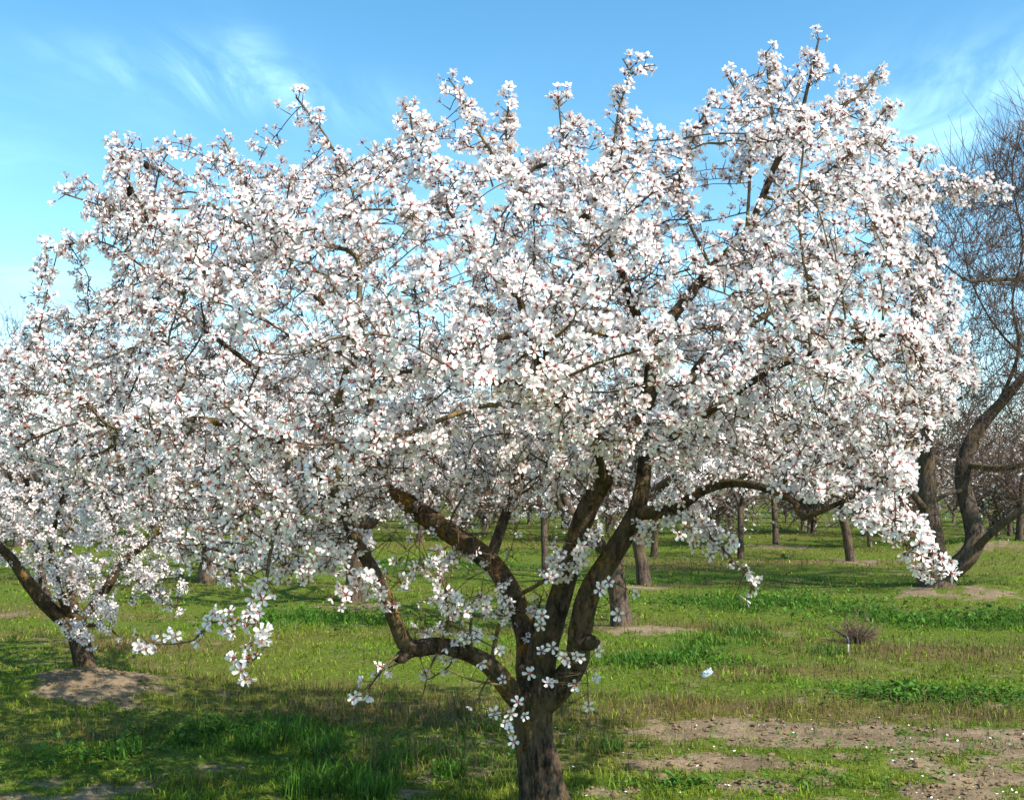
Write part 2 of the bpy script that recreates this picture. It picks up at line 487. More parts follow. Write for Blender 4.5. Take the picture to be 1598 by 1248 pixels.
def build_grass():
    rng = np.random.default_rng(11)
    VV, FF, TT = [], [], []; off = 0
    # distance rings, thinner with distance (blades get wider to hold the cover)
    for (d0, d1, dens, wmul) in ((3.6, 5.2, 7000, 0.85), (5.2, 7.0, 3900, 1.05), (7.0, 10, 1700, 1.5), (10, 15, 600, 2.4), (15, 24, 160, 4.0), (24, 40, 40, 7)):
        area = 0.5 * (d1 ** 2 - d0 ** 2) * 1.16
        n = int(area * dens)
        y = np.sqrt(rng.uniform(d0 ** 2, d1 ** 2, n)); x = rng.uniform(-0.58, 0.58, n) * y
        dirt, lush, dry_and_shade = zones(x, y)
        keep = rng.random(n) < np.clip(1.05 - 1.3 * dirt, 0.14, 1)
        clump = fbm(x * 5, y * 5, 88, 3)
        keep &= rng.random(n) < np.clip(0.35 + 1.6 * (clump - 0.3) + lush * 0.5, 0.12, 1)
        x, y, dirt, lush, dry_and_shade, clump = (q[keep] for q in (x, y, dirt, lush, dry_and_shade, clump))
        n = len(x)
        L = (0.014 + 0.034 * rng.random(n) ** 1.5 + 0.075 * lush ** 1.5 * rng.random(n) + 0.035 * dry_and_shade * rng.random(n)) * np.clip(0.3 + 1.4 * clump, 0.4, 1.5)
        L *= np.where(dirt > 0.3, 0.6, 1.0)
        W = (0.0032 + 0.0035 * rng.random(n) + 0.002 * lush) * wmul
        lean = np.clip(rng.normal(0.6, 0.25, n), 0.05, 0.97)
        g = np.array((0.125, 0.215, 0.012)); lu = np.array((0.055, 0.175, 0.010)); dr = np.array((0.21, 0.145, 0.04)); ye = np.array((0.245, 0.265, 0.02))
        u = rng.random((n, 1))
        yel = np.clip(fbm(x * 1.1, y * 1.3, 97, 3)[:, None] * 1.8 - 0.5, 0, 1)
        tint = g * (1 - yel * 0.7) + ye * yel * 0.7
        tint = tint * (1 - lush[:, None] * 0.9) + lu * lush[:, None] * 0.9
        dry_shade_amt = (rng.random((n, 1)) < (0.06 + 0.6 * dry_and_shade[:, None])).astype(float) * (0.6 + 0.4 * u)
        tint = tint * (1 - dry_shade_amt) + dr * dry_shade_amt
        mot = fbm(x * 7, y * 9, 131, 3)
        tint = tint * rng.uniform(0.5, 1.5, (n, 1)) * np.clip(0.25 + 1.5 * mot, 0.4, 1.5)[:, None]
        stalk = rng.random(n) < np.clip(0.30 * dry_and_shade, 0, 0.3)
        L = np.where(stalk, rng.uniform(0.05, 0.14, n), L); W = np.where(stalk, W * 0.55, W); lean = np.where(stalk, lean * 0.6, lean)
        tint = np.where(stalk[:, None], np.array((0.20, 0.135, 0.07)) * rng.uniform(0.5, 1.3, (n, 1)), tint)
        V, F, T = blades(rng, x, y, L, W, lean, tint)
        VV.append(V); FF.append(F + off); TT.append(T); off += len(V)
    # rank tufts of long grass
    tufts = [(450, 1150, 30, .26), (400, 1165, 22, .22), (500, 1175, 22, .2), (530, 1232, 34, .24), (580, 1245, 26, .2), (470, 1240, 20, .2), (330, 1135, 20, .16), (1040, 1030, 34, .2), (990, 1035, 26, .18), (1080, 1020, 20, .18), (1140, 985, 30, .22), (1170, 990, 26, .2), (1290, 1020, 20, .16), (620, 1200, 20, .16), (700, 1210, 18, .15), (950, 1170, 14, .14), (440, 960, 40, .22), (520, 965, 36, .22), (1450, 968, 40, .2), (1540, 970, 44, .22), (1250, 945, 40, .2), (1100, 938, 40, .2), (1150, 950, 30, .2), (1350, 960, 30, .2), (1590, 968, 30, .2), (780, 1130, 20, .14), (190, 1180, 20, .14)]
    for (px, py, s, L0) in tufts:
        g0 = ground_hit(px, py)
        n = 170
        rad = s / FPX * g0[1]
        aa = rng.uniform(0, 2 * np.pi, n); rr = np.sqrt(rng.random(n)) * rad
        x = g0[0] + np.cos(aa) * rr * 1.5; y = g0[1] + np.sin(aa) * rr * 1.5
        L = L0 * rng.uniform(0.25, 0.8, n); W = rng.uniform(0.004, 0.008, n)
        lean = np.clip(rng.normal(0.5, 0.25, n), 0.05, 0.93)
        tint = np.array((0.065, 0.15, 0.014)) * rng.uniform(0.5, 1.6, (n, 1))
        V, F, T = blades(rng, x, y, L, W, lean, tint)
        VV.append(V); FF.append(F + off); TT.append(T); off += len(V)
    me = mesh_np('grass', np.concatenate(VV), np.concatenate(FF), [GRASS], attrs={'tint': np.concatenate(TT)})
    obj('grass', me, kind='stuff', label='green and straw coloured grass covering the orchard floor', cat='grass')


build_grass()


def build_weeds():
    """low broad-leaved weeds: rosettes of small oval leaves"""
    rng = np.random.default_rng(21)
    cen = []
    for (px, py, wpx, dm, cnt, size) in ((1190, 942, 150, 0.5, 420, .05), (1490, 962, 150, 0.45, 480, .05), (1480, 1090, 120, 0.16, 300, .035), (1400, 1085, 50, 0.1, 60, .05), (500, 962, 120, 0.5, 260, .045), (330, 1135, 90, 0.2, 160, .035), (200, 1180, 130, 0.25, 160, .03), (1050, 1032, 70, 0.2, 150, .04), (1230, 1225, 120, 0.1, 70, .025),
                                         (640, 1190, 160, 0.3, 140, .03), (60, 1190, 80, 0.2, 70, .03), (1060, 1228, 40, 0.06, 60, .03), (1540, 850, 100, 0.8, 160, .07), (1400, 1170, 250, 0.35, 150, .022)):
        g = ground_hit(px, py)
        cnt = int(cnt * 0.75); a = rng.normal(0, 0.8, (cnt, 2)); size = size * rng.uniform(0.45, 1.25, cnt)
        cen.append(np.stack([g[0] + a[:, 0] * wpx / FPX * g[1], g[1] + a[:, 1] * dm, size], -1))
    c = np.concatenate(cen)
    k = 6
    c = np.repeat(c, k, axis=0); n = len(c)
    x = c[:, 0] + rng.normal(0, 1, n) * c[:, 2] * 0.7; y = c[:, 1] + rng.normal(0, 1, n) * c[:, 2] * 0.7; s = c[:, 2] * rng.uniform(0.5, 1.2, n)
    z = height(x, y) + rng.uniform(0.01, 1.0, n) * c[:, 2] * 1.3
    az = rng.uniform(0, 2 * np.pi, n); el = rng.uniform(-0.2, 0.9, n)
    d = np.stack([np.cos(az) * np.cos(el), np.sin(az) * np.cos(el), np.sin(el)], -1)
    w = np.stack([-np.sin(az), np.cos(az), np.zeros(n)], -1) * (s * rng.uniform(0.24, 0.42, n))[:, None]
    p = np.stack([x, y, z], -1); L = d * s[:, None]
    dz = np.array([0, 0, 1.0]) * (s * 0.12)[:, None]
    V = np.stack([p, p + L * 0.5 + w + dz, p + L * 0.5 - w + dz, p + L * 0.5 - dz * 0.3, p + L], 1).reshape(-1, 3)
    i = np.arange(n)[:, None] * 5
    F = np.concatenate([i + np.array([[0, 1, 3]]), i + np.array([[0, 3, 2]]), i + np.array([[1, 4, 3]]), i + np.array([[3, 4, 2]])], 1).reshape(-1, 3)
    tint = np.array((0.06, 0.145, 0.014)) * rng.uniform(0.5, 1.7, (n, 1))
    me = mesh_np('weeds', V, F, [GRASS], attrs={'tint': np.repeat(tint, 5, axis=0)})
    obj('weeds', me, kind='stuff', label='low broad-leaved green weeds growing in clumps among the grass', cat='weeds')


build_weeds()

# ------------------------------------------------------------------ tree machinery
def catmull(pts, step):
    """pts: (n, k) array, resampled about every step metres (first three columns are the position)"""
    pts = np.asarray(pts, float)
    ext = np.concatenate([[2 * pts[0] - pts[1]], pts, [2 * pts[-1] - pts[-2]]])
    out = []
    for i in range(1, len(ext) - 2):
        p0, p1, p2, p3 = ext[i - 1], ext[i], ext[i + 1], ext[i + 2]
        n = max(1, int(round(np.linalg.norm((p2 - p1)[:3]) / step)))
        t = (np.arange(n) / n)[:, None]
        out.append(0.5 * (2 * p1 + (p2 - p0) * t + (2 * p0 - 5 * p1 + 4 * p2 - p3) * t ** 2 + (3 * p1 - p0 - 3 * p2 + p3) * t ** 3))
    out.append(ext[-2:-1])
    return np.concatenate(out)


class Skeleton:
    def __init__(self):
        self.pos = []; self.par = []; self.rad = []; self.limb = []

    def add(self, p, parent, r=0.0, limb=-1):
        self.pos.append(np.asarray(p, float)); self.par.append(parent); self.rad.append(r); self.limb.append(limb)
        return len(self.pos) - 1

    def nearest(self, p, prefer=None):
        A = np.array(self.pos)
        d = np.linalg.norm(A - p, axis=1)
        if prefer is not None:
            d = np.where(np.array(self.limb) == prefer, d, 1e9)
        return int(np.argmin(d))

    def add_limb(self, pts, limb, step, parent=-1):
        q = catmull(pts, step)
        prev = parent
        for v in q:
            prev = self.add(v[:3], prev, max(v[3], 0.0008), limb)
        return prev

    def colonize(self, attr, seg, di, dk, iters, rng, wob=0.18, up=0.06, start=0):
        attr = np.asarray(attr)
        pos = np.array(self.pos)
        nn = np.full(len(attr), -1); nd_ = np.full(len(attr), 1e9)
        for s in range(start, len(pos), 400):
            d = np.linalg.norm(attr[:, None] - pos[None, s:s + 400], axis=2)
            j = d.argmin(1); dm = d[np.arange(len(attr)), j]
            b = dm < nd_
            nd_[b] = dm[b]; nn[b] = j[b] + s
        alive = nd_ > dk
        last = {}
        for it in range(iters):
            act = np.nonzero(alive & (nd_ < di))[0]
            if len(act) == 0:
                # reach towards the closest remaining points
                rem = np.nonzero(alive)[0]
                if len(rem) == 0 or nd_[rem].min() > 3 * di:
                    break
                act = rem[np.argsort(nd_[rem])[:5]]
            src = nn[act]
            v = attr[act] - np.array([self.pos[s] for s in src])
            v /= np.linalg.norm(v, axis=1)[:, None] + 1e-9
            uniq, inv = np.unique(src, return_inverse=True)
            acc = np.zeros((len(uniq), 3)); np.add.at(acc, inv, v)
            acc /= np.linalg.norm(acc, axis=1)[:, None] + 1e-9
            acc += rng.normal(0, wob, acc.shape); acc[:, 2] += up
            acc /= np.linalg.norm(acc, axis=1)[:, None] + 1e-9
            new = []; ids = []
            for k, s in enumerate(uniq):
                s = int(s)
                c = last.get(s, 0)
                if c >= 4:
                    alive[act[inv == k]] = False
                    continue
                last[s] = c + 1
                p = self.pos[s] + acc[k] * seg
                ids.append(self.add(p, s)); new.append(p)
            if not new:
                continue
            new = np.array(new); ids = np.array(ids)
            al = np.nonzero(alive)[0]
            d = np.linalg.norm(attr[al][:, None] - new[None], axis=2)
            j = d.argmin(1); dm = d[np.arange(len(al)), j]
            b = dm < nd_[al]
            nd_[al[b]] = dm[b]; nn[al[b]] = ids[j[b]]
            alive &= nd_ > dk

    def finish(self, tip=0.0016, e=2.3):
        n = len(self.pos)
        self.P = np.array(self.pos); self.par = np.array(self.par); self.fix = np.array(self.rad); self.limb = np.array(self.limb)
        acc = np.zeros(n); r = np.zeros(n)
        self.kids = [[] for _ in range(n)]
        for i in range(n):
            if self.par[i] >= 0:
                self.kids[self.par[i]].append(i)
        for i in range(n - 1, -1, -1):
            ri = max(tip, acc[i] ** (1 / e)) if acc[i] > 0 else tip
            if self.fix[i] > 0:
                ri = self.fix[i]
            r[i] = ri
            if self.par[i] >= 0:
                acc[self.par[i]] += ri ** e
        self.r = r
        # colonised wood must not be thicker than what it grows from
        for i in range(n):
            p = self.par[i]
            if p >= 0 and self.fix[i] == 0 and r[i] > r[p] * 0.85:
                r[i] = r[p] * 0.85 if self.limb[p] >= 0 else min(r[i], r[p])

    def paths(self):
        """list of node index lists, each from its attachment outwards along the thickest child"""
        n = len(self.pos); out = []
        stack = [i for i in range(n) if self.par[i] < 0]
        while stack:
            s = stack.pop()
            path = [s] if self.par[s] < 0 else [self.par[s], s]
            cur = s
            while self.kids[cur]:
                ks = self.kids[cur]
                same = [k for k in ks if self.limb[k] == self.limb[cur] and self.limb[cur] >= 0]
                if self.limb[cur] >= 0 and not same:
                    stack.extend(ks); break
                best = same[0] if same else max(ks, key=lambda k: self.r[k])
                for k in ks:
                    if k != best:
                        stack.append(k)
                path.append(best); cur = best
            out.append(path)
        return out


def tube(pts, rad, sides, cap=True, rough=0.0, rng=None):
    pts = np.asarray(pts, float); rad = np.asarray(rad, float)
    n = len(pts)
    t = np.gradient(pts, axis=0) if n > 2 else np.repeat((pts[1] - pts[0])[None], 2, 0)
    t /= np.linalg.norm(t, axis=1)[:, None] + 1e-12
    m = np.abs(t.mean(0)); ref = np.zeros(3); ref[int(np.argmin(m))] = 1
    a = np.cross(t, ref); a /= np.linalg.norm(a, axis=1)[:, None] + 1e-12
    b = np.cross(t, a)
    ang = np.arange(sides) * 2 * np.pi / sides
    rr = np.repeat(rad[:, None], sides, 1)
    if rough and rng is not None:
        s = np.cumsum(np.r_[0, np.linalg.norm(np.diff(pts, axis=0), axis=1)])
        sd_ = int(rng.integers(1e4))
        u = np.cos(ang)[None] * 2.2 + 9; w = np.sin(ang)[None] * 2.2 + 9
        ss = s[:, None] * 6
        big = fbm(u + ss * 0.9, w + ss * 0.35, sd_, 3) - 0.5
        fine = fbm(ang[None] * 3.0 + 0 * ss, ss * 2.5 + 0 * u, sd_ + 3, 3) - 0.5
        cr = fbm(np.cos(ang)[None] * 5 + 40 + ss * 0.25, np.sin(ang)[None] * 5 + 40 - ss * 0.25, sd_ + 7, 3)
        rr = rr * (1 + rough * (1.2 * big + 0.5 * fine) - 0.16 * np.clip(0.46 - cr, 0, 1) / 0.3 * (sides > 20))
    V = pts[:, None] + rr[:, :, None] * (np.cos(ang)[None, :, None] * a[:, None] + np.sin(ang)[None, :, None] * b[:, None])
    V = V.reshape(-1, 3)
    i = np.arange((n - 1) * sides).reshape(n - 1, sides)
    j = np.roll(i, -1, axis=1)
    F = np.concatenate([np.stack([i, j, j + sides], -1).reshape(-1, 3), np.stack([i, j + sides, i + sides], -1).reshape(-1, 3)])
    if cap:
        V = np.concatenate([V, [pts[-1] + t[-1] * rad[-1]]])
        k = (n - 1) * sides + np.arange(sides)
        F = np.concatenate([F, np.stack([k, np.roll(k, -1), np.full(sides, len(V) - 1)], -1)])
    return V, F


def join(parts):
    VV, FF = [], []; off = 0
    for V, F in parts:
        VV.append(V); FF.append(F + off); off += len(V)
    return np.concatenate(VV), np.concatenate(FF)


def smooth_path(p, it=2):
    p = p.copy()
    for _ in range(it):
        p[1:-1] = 0.25 * p[:-2] + 0.5 * p[1:-1] + 0.25 * p[2:]
    return p


# ---- flowers
def flower_template(rng, cup, low=False, skip=()):
    """unit flower, axis +z. returns verts, tris, material index per tri, rad per vert, petal id per tri (-1 = centre)"""
    V, F, M, A, PID = [], [], [], [], []
    for k in range(5):
        a = k * 2 * math.pi / 5 + rng.normal(0, 0.10)
        if k in skip:
            continue
        tilt = cup + rng.normal(0, 0.22)
        wsc = rng.uniform(0.88, 1.14); lsc = rng.uniform(0.92, 1.06)
        tw = rng.normal(0, 0.12)
        if low:
            prof = [(0.10, 0, 0), (0.68, -.28, .05), (0.68, .28, .05), (1.0, 0, .05)]
            tri = [(0, 2, 1), (1, 2, 3)]
        else:
            prof = [(0.08, 0, 0), (0.42, -.17, .05), (0.42, .17, .05), (0.55, 0, -.03), (0.86, -.24, .09), (0.86, .24, .09), (1.0, rng.normal(0, .05), .04)]
            tri = [(0, 2, 3), (0, 3, 1), (1, 3, 4), (3, 2, 5), (3, 5, 6), (3, 6, 4)]
        b = len(V)
        for (u, w, h) in prof:
            u *= lsc; w *= wsc
            h += w * tw
            x = u * math.cos(tilt) - h * math.sin(tilt); z = u * math.sin(tilt) + h * math.cos(tilt)
            V.append((x * math.cos(a) - w * math.sin(a), x * math.sin(a) + w * math.cos(a), z)); A.append(u)
        for f in tri:
            F.append(tuple(i + b for i in f)); M.append(0); PID.append(k)
    # calyx cup behind and red throat star
    b = len(V); ns = 3 if low else 5
    V.append((0, 0, -0.42)); A.append(0)
    for k in range(ns):
        a = k * 2 * math.pi / ns + 0.6
        V.append((0.17 * math.cos(a), 0.17 * math.sin(a), 0.02)); A.append(0)
    V.append((0, 0, 0.06)); A.append(0)
    for k in range(ns):
        F.append((b, b + 1 + (k + 1) % ns, b + 1 + k)); M.append(1); PID.append(-1)
        F.append((b + ns + 1, b + 1 + k, b + 1 + (k + 1) % ns)); M.append(1); PID.append(-1)
    if not low:
        for k in range(4):
            a = rng.uniform(0, 2 * math.pi); r = rng.uniform(0.16, 0.36); h = rng.uniform(0.25, 0.42)
            b = len(V)
            V += [(0.03 * math.cos(a + 1.57), 0.03 * math.sin(a + 1.57), .03), (-0.03 * math.cos(a + 1.57), -0.03 * math.sin(a + 1.57), .03), (r * math.cos(a), r * math.sin(a), h)]
            A += [0, 0, 0]; F.append((b, b + 1, b + 2)); M.append(2); PID.append(-1)
    return np.array(V), np.array(F), np.array(M), np.array(A), np.array(PID)


def bud_template(rng):
    V = [(0, 0, -0.3)]; F = []; M = []; A = [0]
    rings = [(0.16, -0.05, 0.1), (0.27, 0.25, .9), (0.16, 0.55, .95)]
    for (r, z, a_) in rings:
        for k in range(5):
            a = k * 2 * math.pi / 5; V.append((r * math.cos(a), r * math.sin(a), z)); A.append(a_)
    V.append((0, 0, 0.68)); A.append(1)
    for k in range(5):
        n = (k + 1) % 5
        F.append((0, 1 + n, 1 + k)); M.append(1)
        for j in range(2):
            p = 1 + 5 * j
            F += [(p + k, p + n, p + 5 + n), (p + k, p + 5 + n, p + 5 + k)]; M += [1 if j == 0 else 0] * 2
        F.append((11 + k, 11 + n, 16)); M.append(0)
    return np.array(V), np.array(F), np.array(M), np.array(A), np.full(len(F), -1)


_tr = np.random.default_rng(3)
TEMPL = [flower_template(_tr, c) for c in (0.02, 0.14, 0.28, 0.42, 0.62, 0.22)] + [bud_template(_tr), flower_template(_tr, 0.95), flower_template(_tr, 0.2, skip=(1,)), flower_template(_tr, 0.3, skip=(0, 2)), flower_template(_tr, -0.2)]
TW = np.array([0.10, 0.17, 0.18, 0.13, 0.08, 0.08, 0.10, 0.05, 0.05, 0.02, 0.04])
LOWT = [flower_template(_tr, c, True) for c in (0.1, 0.35, 0.6)]


def frames(nrm, rng):
    """rotation matrices whose z axis is nrm, random spin"""
    n = nrm / (np.linalg.norm(nrm, axis=1)[:, None] + 1e-9)
    ref = np.where(np.abs(n[:, 2:3]) < 0.9, np.array([[0, 0, 1.0]]), np.array([[1.0, 0, 0]]))
    a = np.cross(ref, n); a /= np.linalg.norm(a, axis=1)[:, None]
    b = np.cross(n, a)
    s = rng.uniform(0, 2 * np.pi, len(n))[:, None]
    x = a * np.cos(s) + b * np.sin(s); y = -a * np.sin(s) + b * np.cos(s)
    return np.stack([x, y, n], -1)      # columns


def flower_mesh(name, pos, rot, scale, tid, tone, templ):
    VV, FF, MM, AA, TT = [], [], [], [], []; off = 0
    for k, (V, F, M, A, _) in enumerate(templ):
        s = np.nonzero(tid == k)[0]
        if len(s) == 0:
            continue
        W = np.einsum('nij,vj->nvi', rot[s], V) * scale[s][:, None, None] + pos[s][:, None]
        VV.append(W.reshape(-1, 3))
        FF.append((F[None] + (np.arange(len(s)) * len(V))[:, None, None]).reshape(-1, 3) + off)
        MM.append(np.tile(M, len(s))); AA.append(np.tile(A, len(s))); TT.append(np.repeat(tone[s], len(V)))
        off += len(s) * len(V)
    return mesh_np(name, np.concatenate(VV), np.concatenate(FF), [PETAL, CALYX, STAMEN], np.concatenate(MM), {'rad': np.concatenate(AA), 'tone': np.concatenate(TT)}, smooth=True)


def in_poly(x, y, poly):
    poly = np.asarray(poly, float)
    ins = np.zeros(len(x), bool)
    j = len(poly) - 1
    for i in range(len(poly)):
        xi, yi = poly[i]; xj, yj = poly[j]
        c = ((yi > y) != (yj > y)) & (x < (xj - xi) * (y - yi) / (yj - yi + 1e-12) + xi)
        ins ^= c; j = i
    return ins


def edge_dist(x, y, poly):
    poly = np.asarray(poly, float)
    d = np.full(len(x), 1e9)
    for i in range(len(poly)):
        a = poly[i]; b = poly[(i + 1) % len(poly)]
        ab = b - a; t = np.clip(((x - a[0]) * ab[0] + (y - a[1]) * ab[1]) / (ab @ ab + 1e-9), 0, 1)
        d = np.minimum(d, np.hypot(x - a[0] - t * ab[0], y - a[1] - t * ab[1]))
    return d


def crown_points(rng, n, poly, Dc, hmax, reach, inner=0.4, tilt=0.0, margin=0.0, patchy=None):
    """points through the crown's volume, whose outline from the front is poly"""
    poly = np.asarray(poly, float)
    lo, hi = poly.min(0), poly.max(0)
    out = []
    while sum(len(o) for o in out) < n:
        x = rng.uniform(lo[0], hi[0], n); y = rng.uniform(lo[1], hi[1], n)
        k = in_poly(x, y, poly); x, y = x[k], y[k]
        ed = edge_dist(x, y, poly); k = ed > margin; x, y, ed = x[k], y[k], ed[k]
        e = np.clip(ed / reach, 0, 1)
        h = hmax * np.sqrt(1 - (1 - e) ** 2) + 0.12
        s = rng.uniform(-1, 1, len(x))
        k = (np.abs(s) > 0.55) | (e < 0.3) | (rng.random(len(x)) < inner)
        x, y, s, h = x[k], y[k], s[k], h[k]
        D = Dc + s * h + tilt * (700 - y) / 600
        if patchy is not None:
            q = fbm(x / 75 + D * 2.1, y / 60 - D * 1.7, 301, 2)
            k = q > patchy; x, y, D = x[k], y[k], D[k]
        out.append(np.array([P(a, b, d) for a, b, d in zip(x, y, D)]))
    return np.concatenate(out)[:n]


def grow_flowers(sk, rng, rmax, per_m, size, centre, spur=0.03, dens=None, tdist=TW, outward=0.55, fixmul=1.0, upto=None):
    """clusters on short spurs along the thin wood. returns arrays and the spur tubes"""
    child = np.nonzero(sk.par >= 0)[0]
    child = child[(sk.r[child] < rmax)]
    a = sk.P[sk.par[child]]; b = sk.P[child]
    ln = np.linalg.norm(b - a, axis=1)
    lam = ln * per_m
    if upto is not None:
        lam = lam * np.where(child < upto, 1.0, 0.12)
    lam = lam * np.where(sk.fix[child] > 0, fixmul, 1.0)
    if dens is not None:
        lam = lam * dens(b)
    cnt = rng.poisson(lam)
    idx = np.repeat(np.arange(len(child)), cnt)
    t = rng.random(len(idx))[:, None]
    base = a[idx] * (1 - t) + b[idx] * t
    tang = (b - a)[idx]; tang /= np.linalg.norm(tang, axis=1)[:, None] + 1e-9
    rnd = rng.normal(0, 1, base.shape)
    side = rnd - (rnd * tang).sum(1)[:, None] * tang
    side /= np.linalg.norm(side, axis=1)[:, None] + 1e-9
    out = base - centre; out /= np.linalg.norm(out, axis=1)[:, None] + 1e-9
    d = side + out * outward + tang * 0.25; d /= np.linalg.norm(d, axis=1)[:, None]
    L = spur * rng.uniform(0.35, 1.5, len(base))
    tipp = base + d * L[:, None]
    k = rng.choice([1, 2, 3, 4], len(base), p=[0.3, 0.33, 0.25, 0.12])
    fi = np.repeat(np.arange(len(base)), k)
    nrm = d[fi] * 0.9 + rng.normal(0, 0.55, (len(fi), 3)) + out[fi] * 0.45 + np.array([0, 0, 0.12])
    nrm /= np.linalg.norm(nrm, axis=1)[:, None]
    sc = size * 0.5 * rng.uniform(0.72, 1.18, len(fi))
    pos = tipp[fi] + nrm * sc[:, None] * 0.62
    tid = rng.choice(len(tdist), len(fi), p=tdist / tdist.sum())
    tone = rng.random(len(fi)) ** 2
    return dict(pos=pos, nrm=nrm, rot=frames(nrm, rng), scale=sc, tid=tid, tone=tone), (base, tipp)


def spur_mesh(base, tip, r0=0.0022, r1=0.0013):
    d = tip - base; d /= np.linalg.norm(d, axis=1)[:, None] + 1e-9
    ref = np.where(np.abs(d[:, 2:3]) < 0.9, np.array([[0, 0, 1.0]]), np.array([[1.0, 0, 0]]))
    a = np.cross(ref, d); a /= np.linalg.norm(a, axis=1)[:, None]; b = np.cross(d, a)
    rings = []
    for q, r in ((base, r0), (tip, r1)):
        for k in range(3):
            an = k * 2 * np.pi / 3
            rings.append(q + r * (np.cos(an) * a + np.sin(an) * b))
    V = np.stack(rings, 1).reshape(-1, 3)
    f = []
    for k in range(3):
        n = (k + 1) % 3
        f += [(k, n, 3 + n), (k, 3 + n, 3 + k)]
    F = (np.array(f)[None] + (np.arange(len(base)) * 6)[:, None, None]).reshape(-1, 3)
    return V, F


def seeded(sk, limbs, step, base, scale_r=1.0):
    """limbs: list of (parent limb index or None, [(px, py, D, diameter px), ...])"""
    for li, (par, pts) in enumerate(limbs):
        q = np.array([[*P(a, b, d), 0.5 * w / FPX * d * SC * scale_r] for (a, b, d, w) in pts])
        parent = -1 if par is None else sk.nearest(q[0, :3], par)
        sk.add_limb(q, li, step, parent)


def wood_parts(sk, root, base, rng, limb_mats, n_branch, branch_mat, twig_mat, sides_big=14, min_branch_r=0.0035, trunk_name='trunk', rough=0.24):
    """trunk and limbs and the strongest branches as parts, the thin wood as one"""
    paths = sk.paths()
    big, small = [], []
    for p in paths:
        li = sk.limb[p[-1]] if len(p) < 2 else sk.limb[p[1]]
        pts = sk.P[p] - base
        rad = sk.r[p].copy()
        if sk.par[p[0]] >= 0 or len(p) > 1 and sk.par[p[1]] == p[0] and sk.limb[p[0]] != sk.limb[p[1]]:
            rad[0] = min(rad[0], rad[1] * 1.2)
        if len(p) < 2:
            continue
        if li >= 0:
            w = rad.max()
            V, F = tube(pts, rad, sides_big if w > 0.016 else 8, rough=rough if w > 0.008 else 0.12, rng=rng)
            nm = trunk_name if li == 0 else ('limb' if w > 0.011 else 'branch')
            obj(nm, mesh_np(nm, V, F, [limb_mats(li, w)]), root)
        else:
            ln = np.linalg.norm(np.diff(pts, axis=0), axis=1).sum()
            (big if rad[1] > min_branch_r else small).append((rad[1] * ln, smooth_path(pts), rad))
    big.sort(key=lambda b: -b[0])
    for _, pts, rad in big[:n_branch]:
        V, F = tube(pts, rad, 6)
        obj('branch', mesh_np('branch', V, F, [branch_mat]), root)
    parts = [tube(pts, rad, 4 if rad[0] > 0.003 else 3) for _, pts, rad in big[n_branch:] + small]
    return parts


def add_blossoms(root, base, fl, n_single, n_petal, mass_name='blossom_mass', near=1e9):
    """the blossoms that show largest as parts (the very largest with their petals), the rest as one part"""
    px, py, d = project(fl['pos'])
    view = fl['pos'] - np.array((0, 0, CAM_H)); view /= np.linalg.norm(view, axis=1)[:, None]
    face = np.abs((view * fl['nrm']).sum(1))
    size = fl['scale'] / d * FPX * (0.35 + 0.65 * face)
    ok = (px > 6) & (px < 1592) & (py > 6) & (py < 1242) & (fl['tid'] < 6)
    order = np.argsort(d)
    cell = {}
    front = np.zeros(len(d), bool)
    for i in order:
        if not (0 < px[i] < 1598 and 0 < py[i] < 1248):
            continue
        kx, ky = int(px[i] // 9), int(py[i] // 9)
        hid = any(cell.get((kx + a, ky + b), 0) >= 1 for a in (0,) for b in (0,))
        if not hid and ok[i]:
            front[i] = True
        for a in (-1, 0, 1):
            for b in (-1, 0, 1):
                cell[(kx + a, ky + b)] = cell.get((kx + a, ky + b), 0) + 1
    cand = np.nonzero(front)[0]
    cand = cand[np.argsort(-size[cand])][:n_single]
    single = np.zeros(len(d), bool); single[cand] = True
    whole, centres, petals = {}, {}, {}
    mats = [PETAL, CALYX, STAMEN]

    def sub(k, sel, nm):
        V, F, M, A, _ = TEMPL[k]
        used, inv = np.unique(F[sel], return_inverse=True)
        return mesh_np(nm, V[used], inv.reshape(-1, 3), mats, M[sel], {'rad': A[used], 'tone': np.zeros(len(used))})
    for rank, i in enumerate(cand):
        k = int(fl['tid'][i])
        mw = Matrix(fl['rot'][i].tolist()).to_4x4()
        mw = Matrix.Translation(Vector((fl['pos'][i] - base).tolist())) @ mw @ Matrix.Scale(float(fl['scale'][i]), 4)
        if rank < n_petal:
            if k not in centres:
                pid = TEMPL[k][4]
                centres[k] = sub(k, pid < 0, 'blossom_centre')
                petals[k] = [sub(k, pid == q, 'petal') for q in range(5)]
            o = obj('blossom', centres[k], root); o.matrix_basis = mw
            for q in range(5):
                obj('petal', petals[k][q], o)
        else:
            if k not in whole:
                whole[k] = sub(k, np.ones(len(TEMPL[k][1]), bool), 'blossom')
            o = obj('blossom', whole[k], root); o.matrix_basis = mw
    rest = np.nonzero(~single)[0]
    for sel, tm in ((rest[d[rest] <= near], TEMPL), (rest[d[rest] > near], LOWT)):
        if len(sel):
            tid = fl['tid'][sel] if tm is TEMPL else fl['tid'][sel] % len(LOWT)
            me = flower_mesh(mass_name, fl['pos'][sel] - base, fl['rot'][sel], fl['scale'][sel], tid, fl['tone'][sel], tm)
            obj(mass_name, me, root, kind='stuff')


